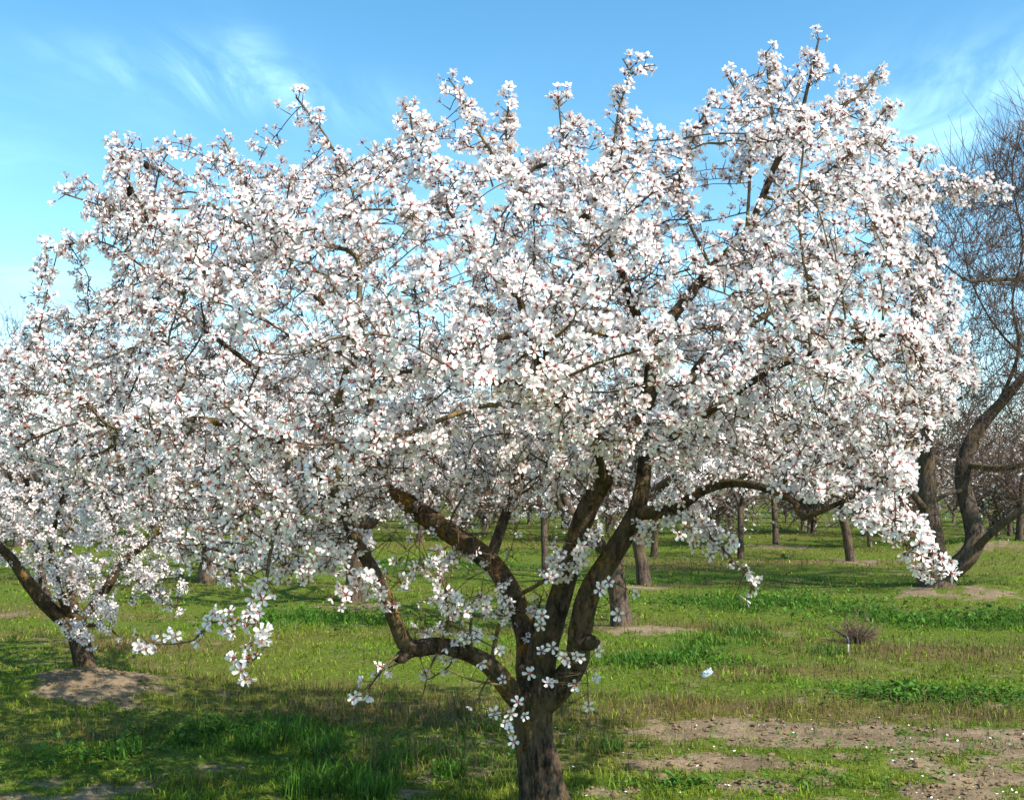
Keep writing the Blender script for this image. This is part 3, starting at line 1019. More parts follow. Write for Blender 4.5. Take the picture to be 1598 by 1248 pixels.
# ------------------------------------------------------------------ the almond tree in the foreground
def main_tree():
    rng = np.random.default_rng(7)
    T = 4.8
    limbs = [
        (None, [(858, 1292, T, 112), (854, 1275, T, 92), (848, 1250, T, 78), (842, 1205, T, 66), (834, 1150, T, 60), (833, 1110, T, 62), (838, 1078, T, 64)]),            # 0 trunk
        (0, [(836, 1105, 4.80, 42), (808, 1088, 4.76, 34), (787, 1065, 4.72, 30), (766, 1040, 4.7, 28), (735, 1021, 4.66, 26), (687, 1007, 4.6, 25), (640, 1010, 4.55, 26), (619, 975, 4.5, 23), (600, 925, 4.45, 20), (577, 880, 4.4, 19), (555, 845, 4.35, 20), (540, 800, 4.3, 18), (520, 765, 4.25, 18), (490, 735, 4.2, 18), (455, 698, 4.15, 17), (425, 680, 4.1, 15), (375, 665, 4.0, 13), (300, 655, 3.9, 11), (230, 672, 3.8, 8), (160, 665, 3.8, 5)]),   # 1 left limb
        (0, [(834, 1090, 4.84, 46), (828, 1040, 4.88, 43), (822, 990, 4.95, 36), (802, 932, 5.0, 34), (764, 875, 5.1, 33), (711, 837, 5.2, 32), (668, 808, 5.25, 30), (636, 784, 5.3, 27), (604, 750, 5.3, 25), (597, 700, 5.3, 20), (588, 650, 5.35, 17), (560, 560, 5.4, 14), (500, 470, 5.4, 11), (420, 380, 5.3, 8), (330, 320, 5.2, 5)]),   # 2 lichened limb
        (0, [(838, 1085, 4.8, 48), (848, 1010, 4.79, 45), (860, 980, 4.78, 38), (876, 925, 4.75, 36), (899, 845, 4.7, 34), (917, 794, 4.65, 33), (944, 746, 4.6, 31), (962, 705, 4.56, 28)]),      # 3 upright limb
        (0, [(842, 1095, 4.8, 50), (872, 1072, 4.75, 44), (899, 1035, 4.7, 37), (906, 985, 4.65, 35), (919, 928, 4.6, 34), (945, 882, 4.6, 34), (972, 838, 4.6, 32), (994, 794, 4.6, 28), (1003, 755, 4.6, 24), (1012, 700, 4.65, 22), (1050, 640, 4.8, 18), (1100, 560, 5.0, 14), (1180, 500, 5.2, 11), (1280, 440, 5.3, 8), (1380, 380, 5.3, 5)]),   # 4 right limb
        (3, [(958, 712, 4.56, 27), (935, 690, 4.5, 25), (905, 650, 4.45, 23), (879, 624, 4.4, 21), (853, 599, 4.35, 18), (835, 550, 4.2, 14), (810, 470, 4.0, 11), (760, 400, 3.8, 8), (700, 330, 3.7, 5)]),      # 5
        (3, [(962, 705, 4.6, 29), (990, 660, 4.6, 27), (1015, 610, 4.6, 26), (1019, 565, 4.6, 25), (1022, 528, 4.6, 22), (1060, 480, 4.7, 18), (1110, 420, 4.8, 15), (1165, 362, 4.9, 13), (1195, 295, 4.9, 11), (1217, 243, 4.9, 10), (1246, 190, 4.9, 8), (1262, 130, 4.9, 5), (1278, 60, 4.9, 3)]),   # 6
        (6, [(1019, 535, 4.5, 15), (960, 522, 4.3, 12), (905, 518, 4.2, 12), (850, 523, 4.1, 11), (790, 525, 4.0, 10), (730, 540, 3.9, 9), (690, 562, 3.8, 8), (640, 580, 3.7, 6), (560, 575, 3.6, 4)]),   # 7 long arc
        (6, [(1019, 550, 4.6, 16), (985, 470, 4.4, 14), (960, 405, 4.3, 13), (915, 340, 4.3, 11), (850, 320, 4.4, 10), (810, 292, 4.5, 8), (835, 262, 4.5, 6), (890, 250, 4.5, 4)]),   # 8
        (4, [(990, 800, 4.6, 23), (1040, 797, 4.45, 20), (1068, 785, 4.3, 18), (1095, 766, 4.2, 16), (1134, 754, 4.1, 14), (1175, 757, 4.0, 13), (1219, 770, 3.9, 12), (1241, 784, 3.85, 11), (1253, 808, 3.8, 10), (1275, 800, 3.75, 9), (1320, 780, 3.7, 7), (1400, 740, 3.6, 4)]),    # 9 right arch
        (4, [(1012, 705, 4.65, 14), (1036, 690, 4.4, 13), (1078, 663, 4.2, 12), (1110, 640, 4.0, 11), (1200, 580, 3.7, 9), (1300, 540, 3.5, 7), (1400, 520, 3.4, 4)]),   # 10
        (9, [(1320, 780, 3.7, 5), (1380, 820, 3.6, 4.5), (1430, 865, 3.5, 4), (1458, 900, 3.5, 3)]),   # 11 drooping on the right
        (3, [(940, 752, 4.6, 15), (930, 700, 4.0, 12), (880, 640, 3.6, 9), (820, 600, 3.3, 7), (740, 600, 3.1, 4)]),    # 12 to the front
        (2, [(764, 875, 5.1, 18), (800, 770, 5.6, 15), (850, 630, 6.0, 12), (900, 480, 6.2, 9), (950, 350, 6.1, 5)]),   # 13 to the back
        (2, [(640, 786, 5.3, 18), (580, 745, 5.6, 15), (480, 650, 5.9, 11), (380, 560, 6.0, 8), (280, 490, 5.8, 5)]),   # 14
        (1, [(540, 800, 4.3, 14), (528, 720, 4.4, 13), (525, 640, 4.5, 11), (545, 560, 4.4, 10), (560, 470, 4.4, 9), (555, 400, 4.4, 8), (500, 385, 4.4, 6), (420, 400, 4.3, 5), (330, 440, 4.3, 4)]),    # 15
        (5, [(853, 600, 4.35, 8), (852, 560, 4.25, 8), (852, 525, 4.15, 7), (870, 470, 4.0, 6), (900, 420, 3.9, 4)]),      # 16
        (5, [(870, 618, 4.4, 11), (820, 632, 4.2, 10), (760, 632, 4.0, 9), (700, 650, 3.9, 8), (640, 675, 3.8, 6), (570, 690, 3.7, 4)]),   # 17 low to the left
        # flowering shoots that stand out of the crown
        (15, [(330, 440, 4.3, 5), (290, 390, 4.3, 4), (240, 350, 4.3, 4), (205, 290, 4.3, 3.5), (188, 228, 4.3, 3)]),   # 18
        (18, [(240, 350, 4.3, 3.5), (245, 280, 4.3, 3), (268, 222, 4.3, 2.5)]),
        (15, [(330, 440, 4.3, 4), (240, 425, 4.25, 3.5), (160, 378, 4.2, 3), (72, 388, 4.2, 2.5)]),
        (18, [(240, 350, 4.3, 3.5), (170, 325, 4.3, 3), (98, 302, 4.3, 2.5)]),
        (2, [(420, 380, 5.3, 5), (385, 290, 5.2, 4), (350, 220, 5.2, 3)]),
        (15, [(560, 400, 4.4, 5), (550, 300, 4.5, 4), (510, 215, 4.5, 3.5), (462, 152, 4.5, 3)]),
        (5, [(700, 330, 3.7, 5), (680, 260, 3.8, 4), (645, 210, 3.9, 3), (640, 165, 3.9, 2.5)]),
        (8, [(810, 292, 4.5, 5), (755, 220, 4.4, 4), (725, 160, 4.4, 3.5), (700, 122, 4.4, 2.5)]),
        (8, [(810, 292, 4.5, 4), (790, 220, 4.5, 3.5), (795, 150, 4.5, 2.5)]),
        (8, [(890, 250, 4.5, 4), (878, 210, 4.5, 3.5), (870, 146, 4.5, 2.5)]),
        (8, [(915, 340, 4.3, 5), (950, 260, 4.3, 4), (966, 170, 4.3, 3.5), (982, 118, 4.3, 3), (972, 92, 4.3, 2.5)]),
        (28, [(982, 118, 4.3, 3), (1000, 105, 4.3, 2.5), (1022, 102, 4.3, 2)]),
        (6, [(1110, 420, 4.8, 6), (1060, 300, 4.7, 4.5), (1085, 210, 4.7, 4), (1110, 155, 4.7, 2.5)]),
        (6, [(1165, 362, 4.9, 6), (1170, 270, 4.9, 5), (1165, 180, 4.9, 4), (1128, 106, 4.9, 2.5)]),
        (6, [(1217, 243, 4.9, 6), (1205, 180, 4.9, 4.5), (1195, 82, 4.9, 3)]),
        (6, [(1246, 195, 4.9, 6), (1290, 175, 4.9, 5), (1340, 150, 4.9, 4), (1372, 104, 4.9, 2.5)]),
        (6, [(1205, 310, 4.9, 6), (1290, 270, 4.9, 5), (1350, 210, 4.9, 4), (1390, 160, 4.9, 2.5)]),
        (4, [(1380, 380, 5.3, 5), (1420, 300, 5.2, 4), (1490, 282, 5.1, 3.5), (1562, 302, 5.0, 2.5)]),
        (35, [(1420, 300, 5.2, 4), (1440, 240, 5.2, 3)]),
        # hanging shoots and water shoots low down
        (1, [(455, 698, 4.15, 7), (440, 770, 3.9, 6.5), (424, 850, 3.8, 6), (412, 925, 3.8, 5), (398, 975, 3.75, 4), (412, 1010, 3.7, 3), (385, 1038, 3.7, 2.5)]),   # 37
        (37, [(406, 955, 3.8, 4), (370, 965, 3.75, 3.5), (330, 972, 3.7, 3), (300, 1000, 3.7, 3), (228, 1006, 3.7, 2)]),
        (9, [(1068, 790, 4.3, 6), (1100, 830, 4.2, 4), (1140, 868, 4.1, 3.5), (1160, 895, 4.1, 3), (1178, 922, 4.1, 2)]),
        (1, [(640, 1012, 4.55, 4), (610, 1030, 4.5, 3.5), (585, 1060, 4.45, 3), (558, 1085, 4.4, 2)]),
        (1, [(640, 1012, 4.55, 4), (600, 1040, 4.5, 3), (575, 1075, 4.5, 2)]),
        (4, [(903, 1000, 4.65, 3), (916, 1050, 4.5, 2), (918, 1096, 4.45, 1.5)]),
        (2, [(802, 932, 5.0, 8), (850, 905, 4.7, 6), (885, 870, 4.6, 5), (930, 830, 4.5, 4)]),
        (1, [(766, 1040, 4.7, 8), (775, 990, 4.7, 7), (785, 945, 4.6, 5), (770, 900, 4.5, 3)]),
        (1, [(687, 1007, 4.6, 5), (700, 960, 4.5, 4), (690, 900, 4.4, 3)]),
        (1, [(735, 1021, 4.66, 5), (735, 970, 4.5, 4), (750, 930, 4.4, 3)]),
        (1, [(790, 1070, 4.7, 4), (735, 1060, 4.55, 3), (700, 1045, 4.5, 2)]),
        (1, [(687, 1010, 4.6, 4), (670, 1045, 4.5, 3), (660, 1085, 4.45, 1.5)]),
        (1, [(660, 1008, 4.58, 4), (630, 1030, 4.6, 3), (590, 1048, 4.6, 1.5)]),
        (1, [(770, 1045, 4.7, 4), (748, 1085, 4.6, 3), (752, 1120, 4.55, 1.5)]),
        (1, [(745, 1025, 4.66, 4), (722, 985, 4.6, 3), (700, 975, 4.55, 1.5)]),
        (2, [(822, 990, 4.95, 5), (838, 955, 4.8, 4), (845, 930, 4.75, 2)]),
        (1, [(712, 1012, 4.62, 4), (700, 1040, 4.7, 3), (668, 1060, 4.8, 1.5)]),
        (4, [(985, 815, 4.6, 6), (1010, 830, 4.5, 5), (1035, 800, 4.4, 4), (1080, 815, 4.3, 3), (1095, 845, 4.3, 2)]),
        (1, [(555, 848, 4.35, 5), (520, 880, 4.2, 4), (480, 890, 4.1, 3), (440, 880, 4.0, 2)]),
        (1, [(600, 925, 4.45, 5), (560, 900, 4.3, 4), (530, 930, 4.2, 3)]),
    ]
    sk = Skeleton()
    seeded(sk, limbs, 0.04, None)
    base = np.array((P(858, 1292, T)[0], T * SC, 0.0))
    base[2] = float(height(base[0], base[1]))
    crown = [(-90, 640), (-40, 560), (40, 490), (110, 462), (180, 440), (200, 400), (150, 372), (110, 350), (130, 300), (170, 275), (230, 270), (300, 262), (350, 240), (400, 235), (445, 255), (500, 245), (560, 250), (610, 215), (650, 195), (690, 180),
             (740, 195), (800, 215), (870, 215), (930, 190), (1000, 185), (1050, 215), (1085, 245), (1110, 300), (1140, 190), (1180, 165), (1270, 160), (1340, 140), (1400, 200), (1430, 250), (1450, 300), (1470, 360), (1495, 430), (1520, 500), (1545, 570), (1530, 630),
             (1470, 680), (1430, 740), (1420, 800), (1440, 860), (1380, 850), (1310, 800), (1240, 770), (1150, 745), (1060, 760), (980, 760), (920, 770), (860, 760), (800, 730), (720, 720), (650, 760), (610, 800), (560, 860), (480, 880), (400, 870), (330, 860), (260, 840), (180, 820), (100, 780), (0, 740)]
    attr = crown_points(rng, 6400, crown, 4.75, 1.75, 300, inner=0.62, margin=14, patchy=0.35)
    # keep the crown's underside hollow around the limbs and the sky gaps of the photograph
    px, py, _ = project(attr)
    gaps = [(1140, 300, 38, 60), (1085, 345, 40, 28), (225, 380, 40, 22), (290, 320, 26, 16), (1130, 350, 40, 20)]
    keep = np.ones(len(attr), bool)
    for gx, gy, rx, ry in gaps:
        keep &= ((px - gx) / rx) ** 2 + ((py - gy) / ry) ** 2 > 1
    attr = attr[keep]
    # sparse growth low on the limbs, and fans around the standing shoots
    low = [(560, 870), (640, 830), (720, 860), (790, 910), (770, 1000), (700, 1000), (620, 960)]
    attr = np.concatenate([attr, crown_points(rng, 70, low, 4.6, 0.35, 60, 1.0),
                           crown_points(rng, 330, [(560, 640), (900, 640), (1080, 680), (1060, 780), (900, 775), (760, 800), (650, 800), (590, 820)], 5.7, 0.5, 60, 1.0),
                           crown_points(rng, 150, [(250, 790), (560, 790), (565, 880), (470, 905), (330, 895), (240, 865)], 4.2, 0.45, 60, 1.0),
                           crown_points(rng, 90, [(180, 320), (120, 300), (160, 262), (200, 225), (275, 215), (260, 262)], 4.3, 0.25, 60, 1.0),
                           crown_points(rng, 60, [(1140, 120), (1200, 90), (1280, 70), (1300, 110), (1360, 120), (1380, 160), (1300, 180), (1150, 170)], 4.9, 0.3, 60, 1.0),
                           crown_points(rng, 45, [(1440, 290), (1555, 290), (1550, 322), (1440, 330)], 5.1, 0.2, 60, 1.0),
                           crown_points(rng, 110, [(1290, 770), (1400, 740), (1440, 800), (1475, 880), (1455, 905), (1390, 870), (1310, 810)], 3.6, 0.3, 60, 1.0),
                           crown_points(rng, 40, [(1050, 790), (1100, 800), (1130, 840), (1080, 850)], 4.2, 0.2, 60, 1.0)])
    sk.colonize(attr, 0.042, 0.42, 0.075, 130, rng, wob=0.22, up=0.05)
    n_flowering = len(sk.pos)
    sk.colonize(crown_points(rng, 420, [(470, 640), (900, 620), (1120, 660), (1100, 770), (960, 800), (880, 860), (760, 850), (640, 850), (520, 830)], 4.9, 0.7, 60, 1.0), 0.042, 0.42, 0.07, 90, rng, wob=0.3, up=0.0)
    sk.finish(tip=0.0018, e=2.4)
    root = obj('almond_tree', None, label='large almond tree in full white bloom in the foreground, its trunk forking low', cat='tree', loc=base)
    root.empty_display_size = 0.2

    def mats(li, w):
        return BARK_LICHEN if li in (2,) else (BARK if w > 0.019 else BRANCH)
    thin = wood_parts(sk, root, base, rng, mats, 170, BRANCH, TWIG, sides_big=44)
    ctr = P(800, 640, 4.8)

    def dens(p):
        x, y, d = project(p)
        o = np.ones(len(p))
        # sparser blossom on the bare inner wood and low shoots
        inner = np.exp(-(((x - 800) / 300) ** 2 + ((y - 830) / 60) ** 2)) * np.clip(d / (3.6 * SC) - 0.75, 0, 1)
        o *= 1 - 0.6 * np.clip(inner, 0, 1)
        o[y > 880] *= 0.75
        o[(y > 1000) & (x > 500)] *= 0.12
        o[(y > 950) & (x > 650) & (x < 960)] *= 0.5
        return o
    fl, spurs = grow_flowers(sk, rng, 0.0066, 37, 0.0465, ctr, dens=dens, fixmul=2.4, upto=n_flowering)
    # a few blossoms straight on the old wood of the fork
    near = [(826, 1050, 4.55), (855, 1066, 4.5), (862, 1062, 4.5), (845, 1016, 4.6), (874, 1020, 4.55), (886, 1032, 4.5), (905, 1025, 4.45), (932, 1016, 4.5), (897, 1068, 4.5), (772, 1111, 4.6), (797, 1113, 4.58), (808, 1095, 4.58), (818, 1117, 4.58), (793, 1137, 4.57), (802, 1157, 4.57), (777, 1012, 4.5), (785, 1060, 4.5), (750, 1035, 4.5), (846, 960, 4.5), (843, 975, 4.52), (918, 1102, 4.45), (556, 1086, 4.4), (550, 1090, 4.4), (862, 1010, 4.5), (938, 915, 4.4), (950, 908, 4.4), (965, 958, 4.3), (935, 920, 4.4), (900, 1022, 4.45), (880, 1025, 4.5), (788, 1128, 4.57), (993, 927, 4.4), (780, 1015, 4.5), (855, 903, 4.5), (862, 898, 4.5), (405, 928, 3.75), (410, 935, 3.75)]
    p = np.array([P(*q) for q in near]); m = len(p)
    nrm = np.stack([rng.normal(0.1, 0.45, m), rng.normal(-1, 0.25, m), rng.normal(0.1, 0.4, m)], -1); nrm /= np.linalg.norm(nrm, axis=1)[:, None]
    sc = 0.026 * rng.uniform(0.85, 1.1, m)
    ex = dict(pos=p, nrm=nrm, rot=frames(nrm, rng), scale=sc, tid=rng.integers(0, 4, m), tone=rng.random(m) * 0.5)
    fl = {k: np.concatenate([fl[k], ex[k]]) for k in fl}
    back = p - nrm * sc[:, None] * 0.4
    j = np.array([np.argmin(np.linalg.norm(sk.P - q, axis=1)) for q in back])
    thin.append(spur_mesh(sk.P[j] - base, back - base, 0.0022, 0.0012))
    thin.append(spur_mesh(spurs[0] - base, spurs[1] - base))
    # spiny dead spurs on the low shoots
    nodes = np.nonzero((sk.r < 0.009) & (sk.P[:, 2] < 2.0))[0]
    pick = rng.choice(nodes, 6000)
    d = rng.normal(0, 1, (len(pick), 3)); d /= np.linalg.norm(d, axis=1)[:, None]
    thin.append(spur_mesh(sk.P[pick] - base, sk.P[pick] - base + d * rng.uniform(0.015, 0.05, (len(pick), 1)) * (1 + 1.6 * (rng.random((len(pick), 1)) < 0.25)), 0.0019, 0.0009))
    V, F = join(thin)
    obj('twigs', mesh_np('twigs', V, F, [TWIG]), root, kind='stuff')
    add_blossoms(root, base, fl, 300, 60, near=4.1 * SC)
    # sawn-off stub on the right limb and old knots
    def stub(px, py, D, dirv, r, ln):
        q = P(px, py, D) - base; dv = np.array(dirv, float); dv /= np.linalg.norm(dv)
        s = np.linspace(0, 1, 6)[:, None]
        V, F = tube(q + dv * ln * s, r * np.array([1.15, 1.02, 1.0, 1.08, 1.05, 0.75]), 14, rough=0.15, rng=rng)
        obj('stub', mesh_np('stub', V, F, [BARK]), root)
    stub(905, 1003, 4.63, (0.75, -0.65, 0.15), 0.026, 0.075)
    stub(640, 1016, 4.55, (-0.8, -0.3, -0.5), 0.022, 0.05)
    stub(823, 1046, 4.74, (-0.3, -1, 0.1), 0.026, 0.05)
    # dried nuts left from last year
    for (px, py, D) in ((205, 270, 4.2), (212, 264, 4.22), (378, 233, 5.1), (1449, 326, 4.9), (372, 228, 5.1), (762, 185, 4.4), (430, 880, 4.0)):
        q = P(px, py, D)
        cand = np.nonzero(sk.r < 0.006)[0]
        q = sk.P[cand[np.argmin(np.linalg.norm(sk.P[cand] - q, axis=1))]] - base - np.array((0, 0.004, 0.017))
        u = np.linspace(0, np.pi, 7); w = np.arange(8) * np.pi / 4
        L, Rr = 0.019, 0.010
        V = np.array([(Rr * np.sin(a) * np.cos(b), 0.75 * Rr * np.sin(a) * np.sin(b), L * np.cos(a)) for a in u for b in w]) * (1 + rng.normal(0, 0.08, (56, 1)))
        F = np.array([(i * 8 + k, i * 8 + (k + 1) % 8, (i + 1) * 8 + (k + 1) % 8, (i + 1) * 8 + k) for i in range(6) for k in range(8)])
        o = obj('dried_nut', mesh_np('dried_nut', V, F, [HULL]), root, loc=q)
        o.rotation_euler = tuple(rng.uniform(-0.6, 0.6, 3))


main_tree()


# ------------------------------------------------------------------ the flowering tree on the left
def left_tree():
    rng = np.random.default_rng(17)
    T = LEFT_BASE[1] / SC
    limbs = [
        (None, [(139, 1078, T, 56), (138, 1066, T, 48), (134, 1045, T, 41), (127, 1015, T, 36), (121, 988, T, 38), (112, 970, T, 40)]),
        (0, [(112, 975, T, 30), (92, 962, T - .1, 26), (70, 942, T - .2, 25), (45, 910, T - .3, 22), (18, 872, T - .4, 18), (-10, 840, T - .5, 14), (-60, 760, T - .6, 8)]),
        (0, [(108, 972, T, 18), (80, 940, T + .1, 16), (68, 915, T + .2, 14), (63, 875, T + .3, 13), (50, 800, T + .5, 11), (30, 700, T + .7, 8), (10, 620, T + .8, 5)]),
        (0, [(112, 970, T, 18), (98, 935, T - .2, 15), (88, 905, T - .4, 13), (80, 850, T - .6, 11), (100, 760, T - .9, 8), (120, 680, T - 1, 5)]),
        (0, [(118, 972, T, 18), (114, 930, T + .3, 15), (105, 885, T + .5, 13), (110, 800, T + .9, 10), (140, 700, T + 1.2, 7), (170, 620, T + 1.3, 4)]),
        (0, [(118, 975, T, 20), (140, 950, T, 18), (165, 920, T + .1, 16), (192, 877, T + .1, 14), (225, 850, T + .1, 11), (290, 790, T + .1, 8), (360, 720, T + .2, 5)]),
        (5, [(192, 880, T + .1, 6), (230, 920, T - .2, 5), (255, 940, T - .3, 3), (275, 948, T - .3, 2)]),
        (0, [(115, 978, T, 10), (150, 975, T - .3, 7), (170, 980, T - .4, 4), (188, 996, T - .4, 2)]),
        (1, [(92, 962, T - .1, 8), (110, 985, T - .4, 5), (125, 995, T - .5, 3), (140, 998, T - .5, 2)]),
    ]
    sk = Skeleton()
    seeded(sk, limbs, 0.06, None, 0.85)
    base = np.array((P(139, 1066, T)[0], T * SC, 0.0)); base[2] = float(height(base[0], base[1])) - 0.02
    crown = [(-330, 700), (-260, 600), (-120, 540), (40, 520), (180, 540), (320, 580), (420, 650), (430, 740), (390, 810), (320, 850), (260, 880), (200, 905), (130, 920), (60, 915), (0, 890), (-80, 860), (-250, 800)]
    attr = np.concatenate([crown_points(rng, 2300, crown, T, 1.7, 220, 0.4),
                           crown_points(rng, 150, [(80, 880), (190, 880), (200, 950), (150, 1000), (100, 985), (70, 950)], T - .5, 0.35, 40, 1.0),
                           crown_points(rng, 30, [(200, 890), (270, 900), (275, 945), (220, 930)], T, 0.3, 40, 1.0)])
    sk.colonize(attr, 0.06, 0.6, 0.12, 110, rng, wob=0.22, up=0.04)
    sk.finish(tip=0.0016, e=2.35)
    root = obj('almond_tree', None, label='smaller flowering almond tree at the far left on a bare earth mound', cat='tree', loc=base)
    thin = wood_parts(sk, root, base, rng, lambda li, w: BARK if w > 0.02 else BRANCH, 60, BRANCH, TWIG, sides_big=14, min_branch_r=0.005)
    fl, spurs = grow_flowers(sk, rng, 0.007, 42, 0.050, P(120, 760, T), tdist=TW)
    thin.append(spur_mesh(spurs[0] - base, spurs[1] - base))
    V, F = join(thin)
    obj('twigs', mesh_np('twigs', V, F, [TWIG]), root, kind='stuff')
    add_blossoms(root, base, fl, 120, 0, near=0)


left_tree()


# ------------------------------------------------------------------ the tall bare tree on the right
def whips(sk, rng, n, lo, hi, cone=0.5):
    """straight one-year shoots rising from the thin wood"""
    tips = np.nonzero((sk.r < 0.012) & (sk.fix == 0))[0]
    w = sk.P[tips, 2] - sk.P[tips, 2].min() + 0.5
    pick = rng.choice(tips, n, p=w / w.sum())
    parts = []
    for i in pick:
        d = np.array((rng.normal(0, cone), rng.normal(0, cone), 1.0)); d /= np.linalg.norm(d)
        L = rng.uniform(lo, hi)
        b = rng.normal(0, 0.06, 3) * L
        s = np.linspace(0, 1, 4)[:, None]
        parts.append((sk.P[i] + d * L * s + b * s * s, np.array((0.0042, 0.0036, 0.003, 0.0018))))
    return parts


def right_tree():
    rng = np.random.default_rng(27)
    T = RIGHT_BASE[1] / SC
    limbs = [
        (None, [(1462, 938, T, 120), (1462, 925, T, 100), (1460, 908, T, 78), (1458, 892, T, 70)]),
        (0, [(1456, 905, T, 50), (1462, 880, T, 44), (1458, 845, T - .1, 42), (1450, 800, T - .1, 42), (1446, 740, T, 36), (1444, 690, T, 33), (1446, 640, T + .1, 27), (1435, 570, T + .2, 17), (1445, 500, T + .2, 10), (1455, 430, T + .3, 5)]),
        (0, [(1465, 905, T, 48), (1485, 890, T - .1, 42), (1510, 868, T - .2, 42), (1522, 840, T - .2, 42), (1514, 800, T - .1, 38), (1504, 760, T, 34), (1505, 720, T, 32), (1520, 680, T, 29), (1542, 650, T, 25), (1570, 620, T - .1, 21), (1620, 560, T - .2, 16), (1680, 480, T - .3, 12), (1720, 390, T - .3, 9), (1710, 250, T - .2, 6), (1690, 150, T - .2, 4)]),
        (2, [(1520, 862, T - .2, 18), (1540, 838, T - .5, 16), (1580, 806, T - .8, 14), (1640, 770, T - 1, 11), (1720, 730, T - 1, 7)]),
        (2, [(1545, 655, T, 12), (1572, 600, T + .2, 9), (1590, 540, T + .3, 7), (1580, 470, T + .3, 5), (1596, 380, T + .4, 4), (1580, 280, T + .4, 3), (1592, 190, T + .4, 2)]),
        (4, [(1585, 545, T + .3, 6), (1562, 520, T, 5), (1535, 480, T - .3, 4), (1510, 420, T - .5, 3), (1500, 350, T - .5, 2)]),
        (2, [(1690, 470, T - .3, 14), (1620, 440, T - .6, 9), (1560, 436, T - .8, 8), (1512, 438, T - .9, 6), (1470, 410, T - .9, 3)]),
        (1, [(1446, 650, T + .1, 14), (1475, 640, T - .2, 8), (1500, 620, T - .4, 6), (1530, 600, T - .5, 4)]),
        (1, [(1450, 800, T - .1, 16), (1425, 770, T - .3, 14), (1410, 720, T - .4, 10), (1400, 640, T - .5, 7)]),
        (1, [(1447, 790, T - .1, 10), (1475, 772, T - .2, 9), (1500, 765, T - .2, 8)]),
        (2, [(1505, 725, T, 14), (1560, 730, T - .5, 13), (1610, 720, T - .8, 11), (1680, 680, T - 1, 7)]),
    ]
    sk = Skeleton()
    seeded(sk, limbs, 0.10, None, 0.72)
    base = np.array((P(1462, 925, T)[0], T * SC, 0.0)); base[2] = float(height(base[0], base[1])) - 0.03
    crown = [(1390, 700), (1385, 560), (1400, 420), (1420, 330), (1470, 270), (1530, 240), (1580, 200), (1650, 160), (1760, 200), (1860, 330), (1880, 520), (1840, 680), (1760, 770), (1620, 780), (1540, 770), (1470, 720)]
    attr = crown_points(rng, 4200, crown, T, 2.2, 230, 0.7)
    sk.colonize(attr, 0.10, 1.2, 0.17, 90, rng, wob=0.24, up=0.10)
    sk.finish(tip=0.0026, e=2.4)
    root = obj('bare_tree', None, label='tall leafless tree at the right edge with two dark stems curving from one base', cat='tree', loc=base)
    thin = wood_parts(sk, root, base, rng, lambda li, w: FAR_BARK if w > 0.05 else (BRANCH if li in (6, 3, 10) else FAR_BARK), 60, BARE_TWIG, BARE_TWIG, sides_big=14, min_branch_r=0.009)
    for p, r in whips(sk, rng, 2200, 0.25, 0.85, 0.5):
        thin.append(tube(p - base, r, 3))
    nodes = np.nonzero(sk.r < 0.012)[0]
    pick = rng.choice(nodes, 20000)
    d = rng.normal(0, 1, (len(pick), 3)) + np.array((0, 0, 0.5)); d /= np.linalg.norm(d, axis=1)[:, None]
    thin.append(spur_mesh(sk.P[pick] - base, sk.P[pick] - base + d * rng.uniform(0.05, 0.24, (len(pick), 1)), 0.0028, 0.0018))
    V, F = join(thin)
    obj('twigs', mesh_np('twigs', V, F, [BARE_TWIG]), root, kind='stuff')
    # a few early blossoms
    fl, _ = grow_flowers(sk, rng, 0.012, 0.35, 0.05, P(1600, 500, T), tdist=np.array([1.0, 1, 1]))
    me = flower_mesh('blossom_mass', fl['pos'] - base, fl['rot'], fl['scale'], fl['tid'], fl['tone'], LOWT)
    obj('blossom_mass', me, root, kind='stuff')


right_tree()


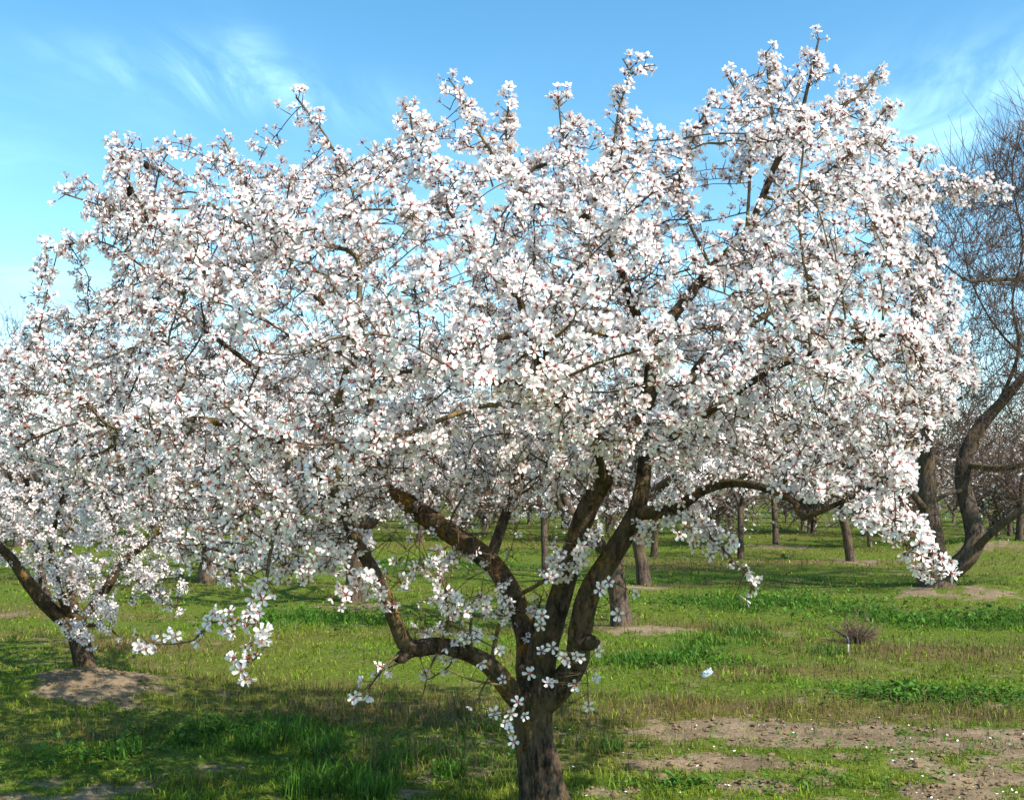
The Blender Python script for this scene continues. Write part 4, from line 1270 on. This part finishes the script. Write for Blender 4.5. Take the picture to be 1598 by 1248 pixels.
# ------------------------------------------------------------------ orchard trees behind
def orchard_proto(seed, H, spread, bloom, npts, lean=(0, 0), trunk_r=0.11, fork=0.75, limbs_n=4, seg=0.10, nwhip=250, per_m=14):
    """a tree in its own space: trunk mesh, crown wood mesh, blossom mesh"""
    rng = np.random.default_rng(seed)
    sk = Skeleton()
    tr = [(0, 0, -0.1, trunk_r * 1.5), (0, 0, 0.02, trunk_r * 1.25), (lean[0] * .3, lean[1] * .3, fork * 0.35, trunk_r), (lean[0], lean[1], fork, trunk_r * 0.95)]
    sk.add_limb(np.array(tr), 0, 0.08)
    for k in range(limbs_n):
        a = 2 * math.pi * (k + rng.uniform(-0.25, 0.25)) / limbs_n + seed
        top = np.array((math.cos(a) * spread * 0.62, math.sin(a) * spread * 0.62, H * rng.uniform(0.62, 0.8)))
        st = np.array((lean[0], lean[1], fork * 0.95))
        m1 = st + (top - st) * np.array((0.42, 0.42, 0.30)) + rng.normal(0, 0.08, 3)
        m2 = st + (top - st) * np.array((0.75, 0.75, 0.65)) + rng.normal(0, 0.1, 3)
        r = trunk_r * 0.62
        sk.add_limb(np.array([(*st, r), (*m1, r * 0.8), (*m2, r * 0.5), (*top, r * 0.2)]), k + 1, 0.10, sk.nearest(st, 0))
    pts = []
    while len(pts) < npts:
        u = rng.uniform(-1, 1, 3)
        if u @ u > 1 or (u @ u < 0.3 and rng.random() < 0.6):
            continue
        p = np.array((u[0] * spread, u[1] * spread, fork + 0.1 + (H - fork - 0.1) * (0.5 + 0.5 * u[2])))
        pts.append(p)
    sk.colonize(np.array(pts), seg, seg * 11, seg * 2.1, 80, rng, wob=0.24, up=0.06)
    sk.finish(tip=0.0034, e=2.4)
    trunk, wood = [], []
    for p in sk.paths():
        if len(p) < 2:
            continue
        rad = sk.r[p].copy(); li = sk.limb[p[1]]
        if li != 0:
            rad[0] = min(rad[0], rad[1] * 1.2)
        if li >= 0:
            trunk.append(tube(sk.P[p], rad, 10, rough=0.2, rng=rng))
        else:
            wood.append(tube(smooth_path(sk.P[p]), rad, 3))
    if nwhip:
        for p, r in whips(sk, rng, nwhip, 0.2, 0.6, 0.5):
            wood.append(tube(p, r, 3))
    V, F = join(trunk); tm = mesh_np('trunk', V, F, [FAR_BARK])
    nodes = np.nonzero(sk.r < 0.012)[0]
    pick = rng.choice(nodes, len(nodes))
    d = rng.normal(0, 1, (len(pick), 3)); d /= np.linalg.norm(d, axis=1)[:, None]
    wood.append(spur_mesh(sk.P[pick], sk.P[pick] + d * rng.uniform(0.05, 0.2, (len(pick), 1)), 0.004, 0.0022))
    V, F = join(wood); cm = mesh_np('crown', V, F, [BARE_TWIG])
    bm = None
    if bloom:
        fl, _ = grow_flowers(sk, rng, 0.014, per_m, 0.052, np.array((0, 0, H * 0.5)), tdist=np.array([1.0, 1, 1]))
        bm = flower_mesh('blossom_mass', fl['pos'], fl['rot'], fl['scale'], fl['tid'], fl['tone'], LOWT)
    return tm, cm, bm


PROTO = {
    'bloom': orchard_proto(101, 3.1, 1.75, True, 900, (-0.08, 0.0), 0.095, 0.75, 4, 0.08, 0, 34),
    'bare': orchard_proto(102, 3.9, 1.9, False, 1000, (0.03, 0.02), 0.085, 0.8, 4, 0.10, 500),
    'sparse': orchard_proto(103, 3.6, 1.7, True, 900, (-0.14, 0.05), 0.075, 0.95, 5, 0.10, 350, 15),
    'young': orchard_proto(104, 2.4, 0.8, True, 260, (0.02, 0.0), 0.04, 0.75, 3, 0.08, 60, 3),
}


def orchard_tree(kind, px, py, scale, rot, label, D=None, name=None):
    g = ground_hit(px, py)
    g[2] = float(height(g[0], g[1])) - 0.03 if g[1] < 40 else 0.0
    root = obj(name or ('almond_tree' if kind == 'bloom' else 'orchard_tree'), None, label=label, cat='tree', group='orchard trees standing behind the foreground tree', loc=g)
    root.rotation_euler = (0, 0, rot)
    root.scale = (scale, scale, scale)
    tm, cm, bm = PROTO[kind]
    obj('trunk', tm, root)
    obj('crown', cm, root)
    if bm is not None:
        obj('blossom_mass', bm, root, kind='stuff')
    return root


orchard_tree('bloom', 970, 982, 0.9, 0.0, 'flowering tree whose leaning trunk stands just right of the foreground fork')
orchard_tree('bloom', 552, 938, 1.08, 2.1, 'flowering tree whose trunk shows behind the elbow of the left limb')
orchard_tree('bloom', 322, 906, 1.15, 4.0, 'flowering tree whose short trunk shows between the left tree and the hanging shoot')
orchard_tree('sparse', 1006, 908, 1.15, 0.0, 'thinly flowering tree with dark leaning trunk behind the right limb')
orchard_tree('sparse', 1328, 876, 1.05, 0.5, 'thinly flowering tree with straight trunk under the drooping right branches')
orchard_tree('young', 1156, 870, 1.35, 1.0, 'slender young tree with pole-thin trunk under the arching right limb')
orchard_tree('sparse', 1021, 868, 0.9, 2.0, 'thinly flowering tree with short trunk between the right limb and the arching branch')
orchard_tree('young', 1211, 848, 1.7, 2.5, 'small tree forking low into a V on a pale earth patch')
orchard_tree('sparse', 1268, 832, 1.0, 3.6, 'far tree with a trunk slanting sideways beneath the right branches')
orchard_tree('young', 1576, 836, 1.5, 0.7, 'very thin young tree at the right edge beyond the tall bare tree')
orchard_tree('sparse', 760, 822, 1.05, 1.2, 'far thinly flowering tree seen through the middle of the fork')
orchard_tree('young', 851, 893, 1.3, 3.0, 'slim sapling seen between the lichened limb and the upright limb')
orchard_tree('bare', 30, 852, 1.35, 5.0, 'leafless tree behind the left flowering tree with shoots rising above it', )
orchard_tree('bare', 455, 858, 1.35, 0.4, 'leafless tree far behind the left limb, its shoots against the sky')
orchard_tree('bare', 1420, 838, 1.2, 3.3, 'leafless tree far behind the two dark stems on the right')
orchard_tree('sparse', 655, 846, 1.1, 4.4, 'thinly flowering far tree behind the lichened limb')
orchard_tree('sparse', 1590, 852, 1.0, 2.0, 'thinly flowering far tree behind the low lichened branch at the right edge')
orchard_tree('bare', 880, 826, 1.0, 5.6, 'far leafless tree just left of the upright limb')


def far_orchard():
    """the mass of leafless orchard beyond, reading as one"""
    rng = np.random.default_rng(55)
    # a light version of a bare tree, repeated
    def light(seed, ntw, nsub, k, nfl):
        r = np.random.default_rng(seed)
        parts = [tube(np.array([(0, 0, -.1), (0.02, 0, .2), (0.05, 0, .45)]), np.array([.045, .036, .032]), 5)]
        B0, B1 = [], []
        for q_ in range(5):
            a = q_ * 1.256 + seed; p0 = np.array((0.05, 0, .3)); d = np.array((math.cos(a) * 0.85, math.sin(a) * 0.85, 1.0))
            q = np.array([p0 + d * t * 1.6 + r.normal(0, .05, 3) for t in np.linspace(0, 1, 5)])
            parts.append(tube(q, np.array([.035, .03, .022, .016, .01]), 4))
            for j in range(ntw):
                t = r.uniform(0.05, 1); b = p0 + d * t * 1.6
                e = r.normal(0, 1, 3) * np.array((1, 1, .8)) + d * .4; e /= np.linalg.norm(e)
                L = r.uniform(.35, 1.1)
                B0.append(b); B1.append(b + e * L)
                for m in range(nsub):
                    f = r.normal(0, 1, 3) + np.array((0, 0, .3)); f /= np.linalg.norm(f)
                    s0 = b + e * L * r.uniform(.15, 1)
                    B0.append(s0); B1.append(s0 + f * r.uniform(.15, .55))
        parts.append(spur_mesh(np.array(B0), np.array(B1), .0075 * k, .004 * k))
        V, F = join(parts); nw = len(F)
        c = np.array(B1)[r.integers(len(B1), size=nfl)] + r.normal(0, .04, (nfl, 3))
        e = r.normal(0, 1, (nfl, 2, 3)); e /= np.linalg.norm(e, axis=2)[..., None]; e *= .022 * k
        Q = np.stack([c - e[:, 0], c + e[:, 1], c + e[:, 0], c - e[:, 1]], 1).reshape(-1, 3)
        b = np.arange(nfl)[:, None] * 4 + len(V)
        Fq = np.concatenate([b + np.array([[0, 1, 2]]), b + np.array([[0, 2, 3]])], 1).reshape(-1, 3)
        return np.concatenate([V, Q]), np.concatenate([F, Fq]), np.r_[np.zeros(nw, int), np.ones(2 * nfl, int)]
    near = [light(sd_, 26, 5, 1.2, nf) for sd_, nf in ((1, 900), (2, 400))]
    far = [light(sd_, 18, 3, 2.4, nf) for sd_, nf in ((3, 350), (4, 150))]
    spots = []
    for row, Y in enumerate((24, 28, 33, 38, 45, 54, 66, 85)):
        n = int(Y * 1.25 / 3.0) if Y < 42 else int(Y * 1.9 / 4.0)
        for k in range(n):
            spots.append(((k - n / 2 + 0.5) * (3.0 if Y < 42 else 4.0) + rng.normal(0, .5) + (row % 2) * 1.6, Y + rng.normal(0, .8)))
    parts = []; MI = []
    for (x, y) in spots:
        V, F, M = (near if y < 40 else far)[int(rng.integers(2))]; MI.append(M)
        a = rng.uniform(0, 6.28); s = rng.uniform(1.2, 1.6) * (1.25 if y > 60 else 1)
        c, sn = math.cos(a), math.sin(a)
        Rm = np.array(((c, -sn, 0), (sn, c, 0), (0, 0, 1.0)))
        parts.append(((V @ Rm.T) * s + np.array((x, y, 0)), F))
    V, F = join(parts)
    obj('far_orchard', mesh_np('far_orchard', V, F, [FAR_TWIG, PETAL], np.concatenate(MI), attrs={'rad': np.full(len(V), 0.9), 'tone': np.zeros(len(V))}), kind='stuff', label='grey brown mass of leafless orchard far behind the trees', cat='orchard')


far_orchard()


# ------------------------------------------------------------------ small things on the ground
def small_things():
    rng = np.random.default_rng(77)
    # fallen petals
    n = 150
    u = rng.uniform(760, 1598, n); v = rng.uniform(1120, 1260, n)
    u2 = rng.uniform(0, 1598, 60); v2 = rng.uniform(1040, 1260, 60)
    g = np.array([ground_hit(a, b) for a, b in zip(np.r_[u, u2], np.r_[v, v2])])
    dirt, _, _ = zones(g[:, 0], g[:, 1])
    g = g[(dirt > 0.2) | (rng.random(len(g)) < 0.25)]
    m = len(g)
    g[:, 2] = height(g[:, 0], g[:, 1]) + 0.022
    prof = np.array([(-.5, 0, 0), (0, -.36, .10), (0, .36, .10), (.1, 0, 0), (.5, -.16, .12), (.5, .16, .12)])
    tri = np.array([(0, 1, 3), (0, 3, 2), (1, 4, 3), (3, 5, 2), (3, 4, 5)])
    nrm = np.stack([rng.normal(0, .35, m), rng.normal(0, .35, m), np.ones(m)], -1)
    rot = frames(nrm, rng)
    sc = rng.uniform(0.008, 0.016, m)
    V = np.einsum('nij,vj->nvi', rot, prof) * sc[:, None, None] + g[:, None]
    F = (tri[None] + (np.arange(m) * 6)[:, None, None]).reshape(-1, 3)
    me = mesh_np('fallen_petals', V.reshape(-1, 3), F, [PETAL], attrs={'rad': np.full(m * 6, 0.9), 'tone': np.zeros(m * 6)})
    obj('fallen_petals', me, kind='stuff', label='white fallen petals scattered over the bare earth in the foreground', cat='petals')
    # clods of earth
    CLOD = plain_mat('clod', (0.17, 0.115, 0.065), 0.95, 0.1, 0.35, 40)
    n = 1500
    gp = np.array([ground_hit(a, b) for a, b in zip(rng.uniform(900, 1650, n), rng.uniform(1095, 1262, n))])
    gp = np.concatenate([gp, np.stack([LEFT_BASE[0] + rng.normal(0, .5, 200), LEFT_BASE[1] - .15 + rng.normal(0, .4, 200), np.zeros(200)], -1)])
    d, _, _ = zones(gp[:, 0], gp[:, 1]); gp = gp[d > 0.3]; m = len(gp)
    gp[:, 2] = height(gp[:, 0], gp[:, 1]) + 0.004
    oc = np.array([(1, 0, 0), (-1, 0, 0), (0, 1, 0), (0, -1, 0), (0, 0, .7), (0, 0, -.5), (.6, .6, .35), (-.6, -.6, .3)])
    of = np.array([(0, 6, 4), (6, 2, 4), (2, 1, 4), (1, 7, 4), (7, 3, 4), (3, 0, 4), (0, 2, 6), (2, 0, 5), (1, 2, 5), (3, 1, 5), (0, 3, 5), (1, 3, 7)])
    W = oc[None] * rng.uniform(0.6, 1.3, (m, 8, 1)) * (rng.random((m, 1, 1)) ** 2 * 0.016 + 0.005)
    an = rng.uniform(0, 6.28, m); c, s = np.cos(an), np.sin(an)
    W = np.stack([W[..., 0] * c[:, None] - W[..., 1] * s[:, None], W[..., 0] * s[:, None] + W[..., 1] * c[:, None], W[..., 2]], -1) + gp[:, None]
    obj('earth_clods', mesh_np('earth_clods', W.reshape(-1, 3), (of[None] + (np.arange(m) * 8)[:, None, None]).reshape(-1, 3), [CLOD], smooth=False), kind='stuff', label='small brown clods lying on the bare patches of earth', cat='clods')
    # crumpled scrap of clear plastic in the grass
    g0 = ground_hit(1103, 1056); g0[2] = float(height(g0[0], g0[1])) + 0.018
    m_, t, out = new_mat('plastic_film')
    b = principled(t, out, 0.25, 0.6)
    b.inputs['Base Color'].default_value = (0.36, 0.42, 0.45, 1)
    nn = noise(t, nd(t, 'ShaderNodeTexCoord').outputs['Object'], 60, 3)
    bp = nd(t, 'ShaderNodeBump', i_Strength=0.6, i_Distance=0.01); t.links.new(nn, bp.inputs['Height']); t.links.new(bp.outputs[0], b.inputs['Normal'])
    nu, nv = 12, 9
    V = []
    for i in range(nu):
        for j in range(nv):
            a = 2 * math.pi * i / nu; e = -0.5 * math.pi + math.pi * j / (nv - 1)
            r = 1 + rng.normal(0, 0.16)
            V.append((0.034 * r * math.cos(a) * math.cos(e) + 0.018 * math.sin(e), 0.022 * r * math.sin(a) * math.cos(e), 0.036 * r * math.sin(e)))
    F = [(i * nv + j, ((i + 1) % nu) * nv + j, ((i + 1) % nu) * nv + j + 1, i * nv + j + 1) for i in range(nu) for j in range(nv - 1)]
    obj('plastic_scrap', mesh_np('plastic_scrap', np.array(V), np.array(F), [m_], smooth=False), label='crumpled pale plastic scrap lying in the grass right of the trunk', cat='litter', loc=g0)
    # leafless shrublet behind a short white peg
    g1 = ground_hit(1338, 1000); g1[2] = float(height(g1[0], g1[1]))
    root = obj('dry_shrub', None, label='low leafless brown shrub in the grass beside a white peg', cat='shrub', loc=g1)
    parts = []
    stems = []
    for k in range(46):
        a = rng.uniform(0, 6.28); el = rng.uniform(0.35, 1.3)
        d = np.array((math.cos(a) * math.cos(el) * 1.25, math.sin(a) * math.cos(el), math.sin(el)))
        L = rng.uniform(0.12, 0.27)
        q = np.array([d * L * t + rng.normal(0, .008, 3) * t for t in np.linspace(0, 1, 4)])
        (stems if k < 12 else parts).append(tube(q, np.array([.004, .003, .0024, .0014]), 4))
        for j in range(9):
            t0 = rng.uniform(.3, 1); f = d * .6 + rng.normal(0, .6, 3); f /= np.linalg.norm(f)
            parts.append(tube(np.array([d * L * t0, d * L * t0 + f * rng.uniform(.03, .10)]), np.array([.002, .001]), 3))
    for s_ in stems:
        obj('stem', mesh_np('stem', *s_, [BARE_TWIG]), root)
    V, F = join(parts)
    obj('twigs', mesh_np('twigs', V, F, [BARE_TWIG]), root, kind='stuff')
    g2 = ground_hit(1323, 1016); g2[2] = float(height(g2[0], g2[1]))
    root = obj('marker_peg', None, label='short white peg with dark cap in the grass beside the leafless shrub', cat='peg', loc=g2)
    WP = plain_mat('peg_white', (0.36, 0.35, 0.30), 0.6, 0.3, 0.2, 80)
    DK = plain_mat('peg_dark', (0.05, 0.055, 0.075), 0.5, 0.4, 0.3, 80)
    V, F = tube(np.array([(0, 0, -.03), (0.002, 0, .03), (0.004, 0, .062)]), np.array([.008, .0075, .0075]), 12)
    obj('post', mesh_np('post', V, F, [WP]), root)
    V, F = tube(np.array([(0.004, 0, .066), (0.004, 0, .075), (0.002, 0, .10), (-.004, 0, .118)]), np.array([.006, .012, .011, .007]), 12)
    obj('cap', mesh_np('cap', V, F, [DK]), root)


small_things()
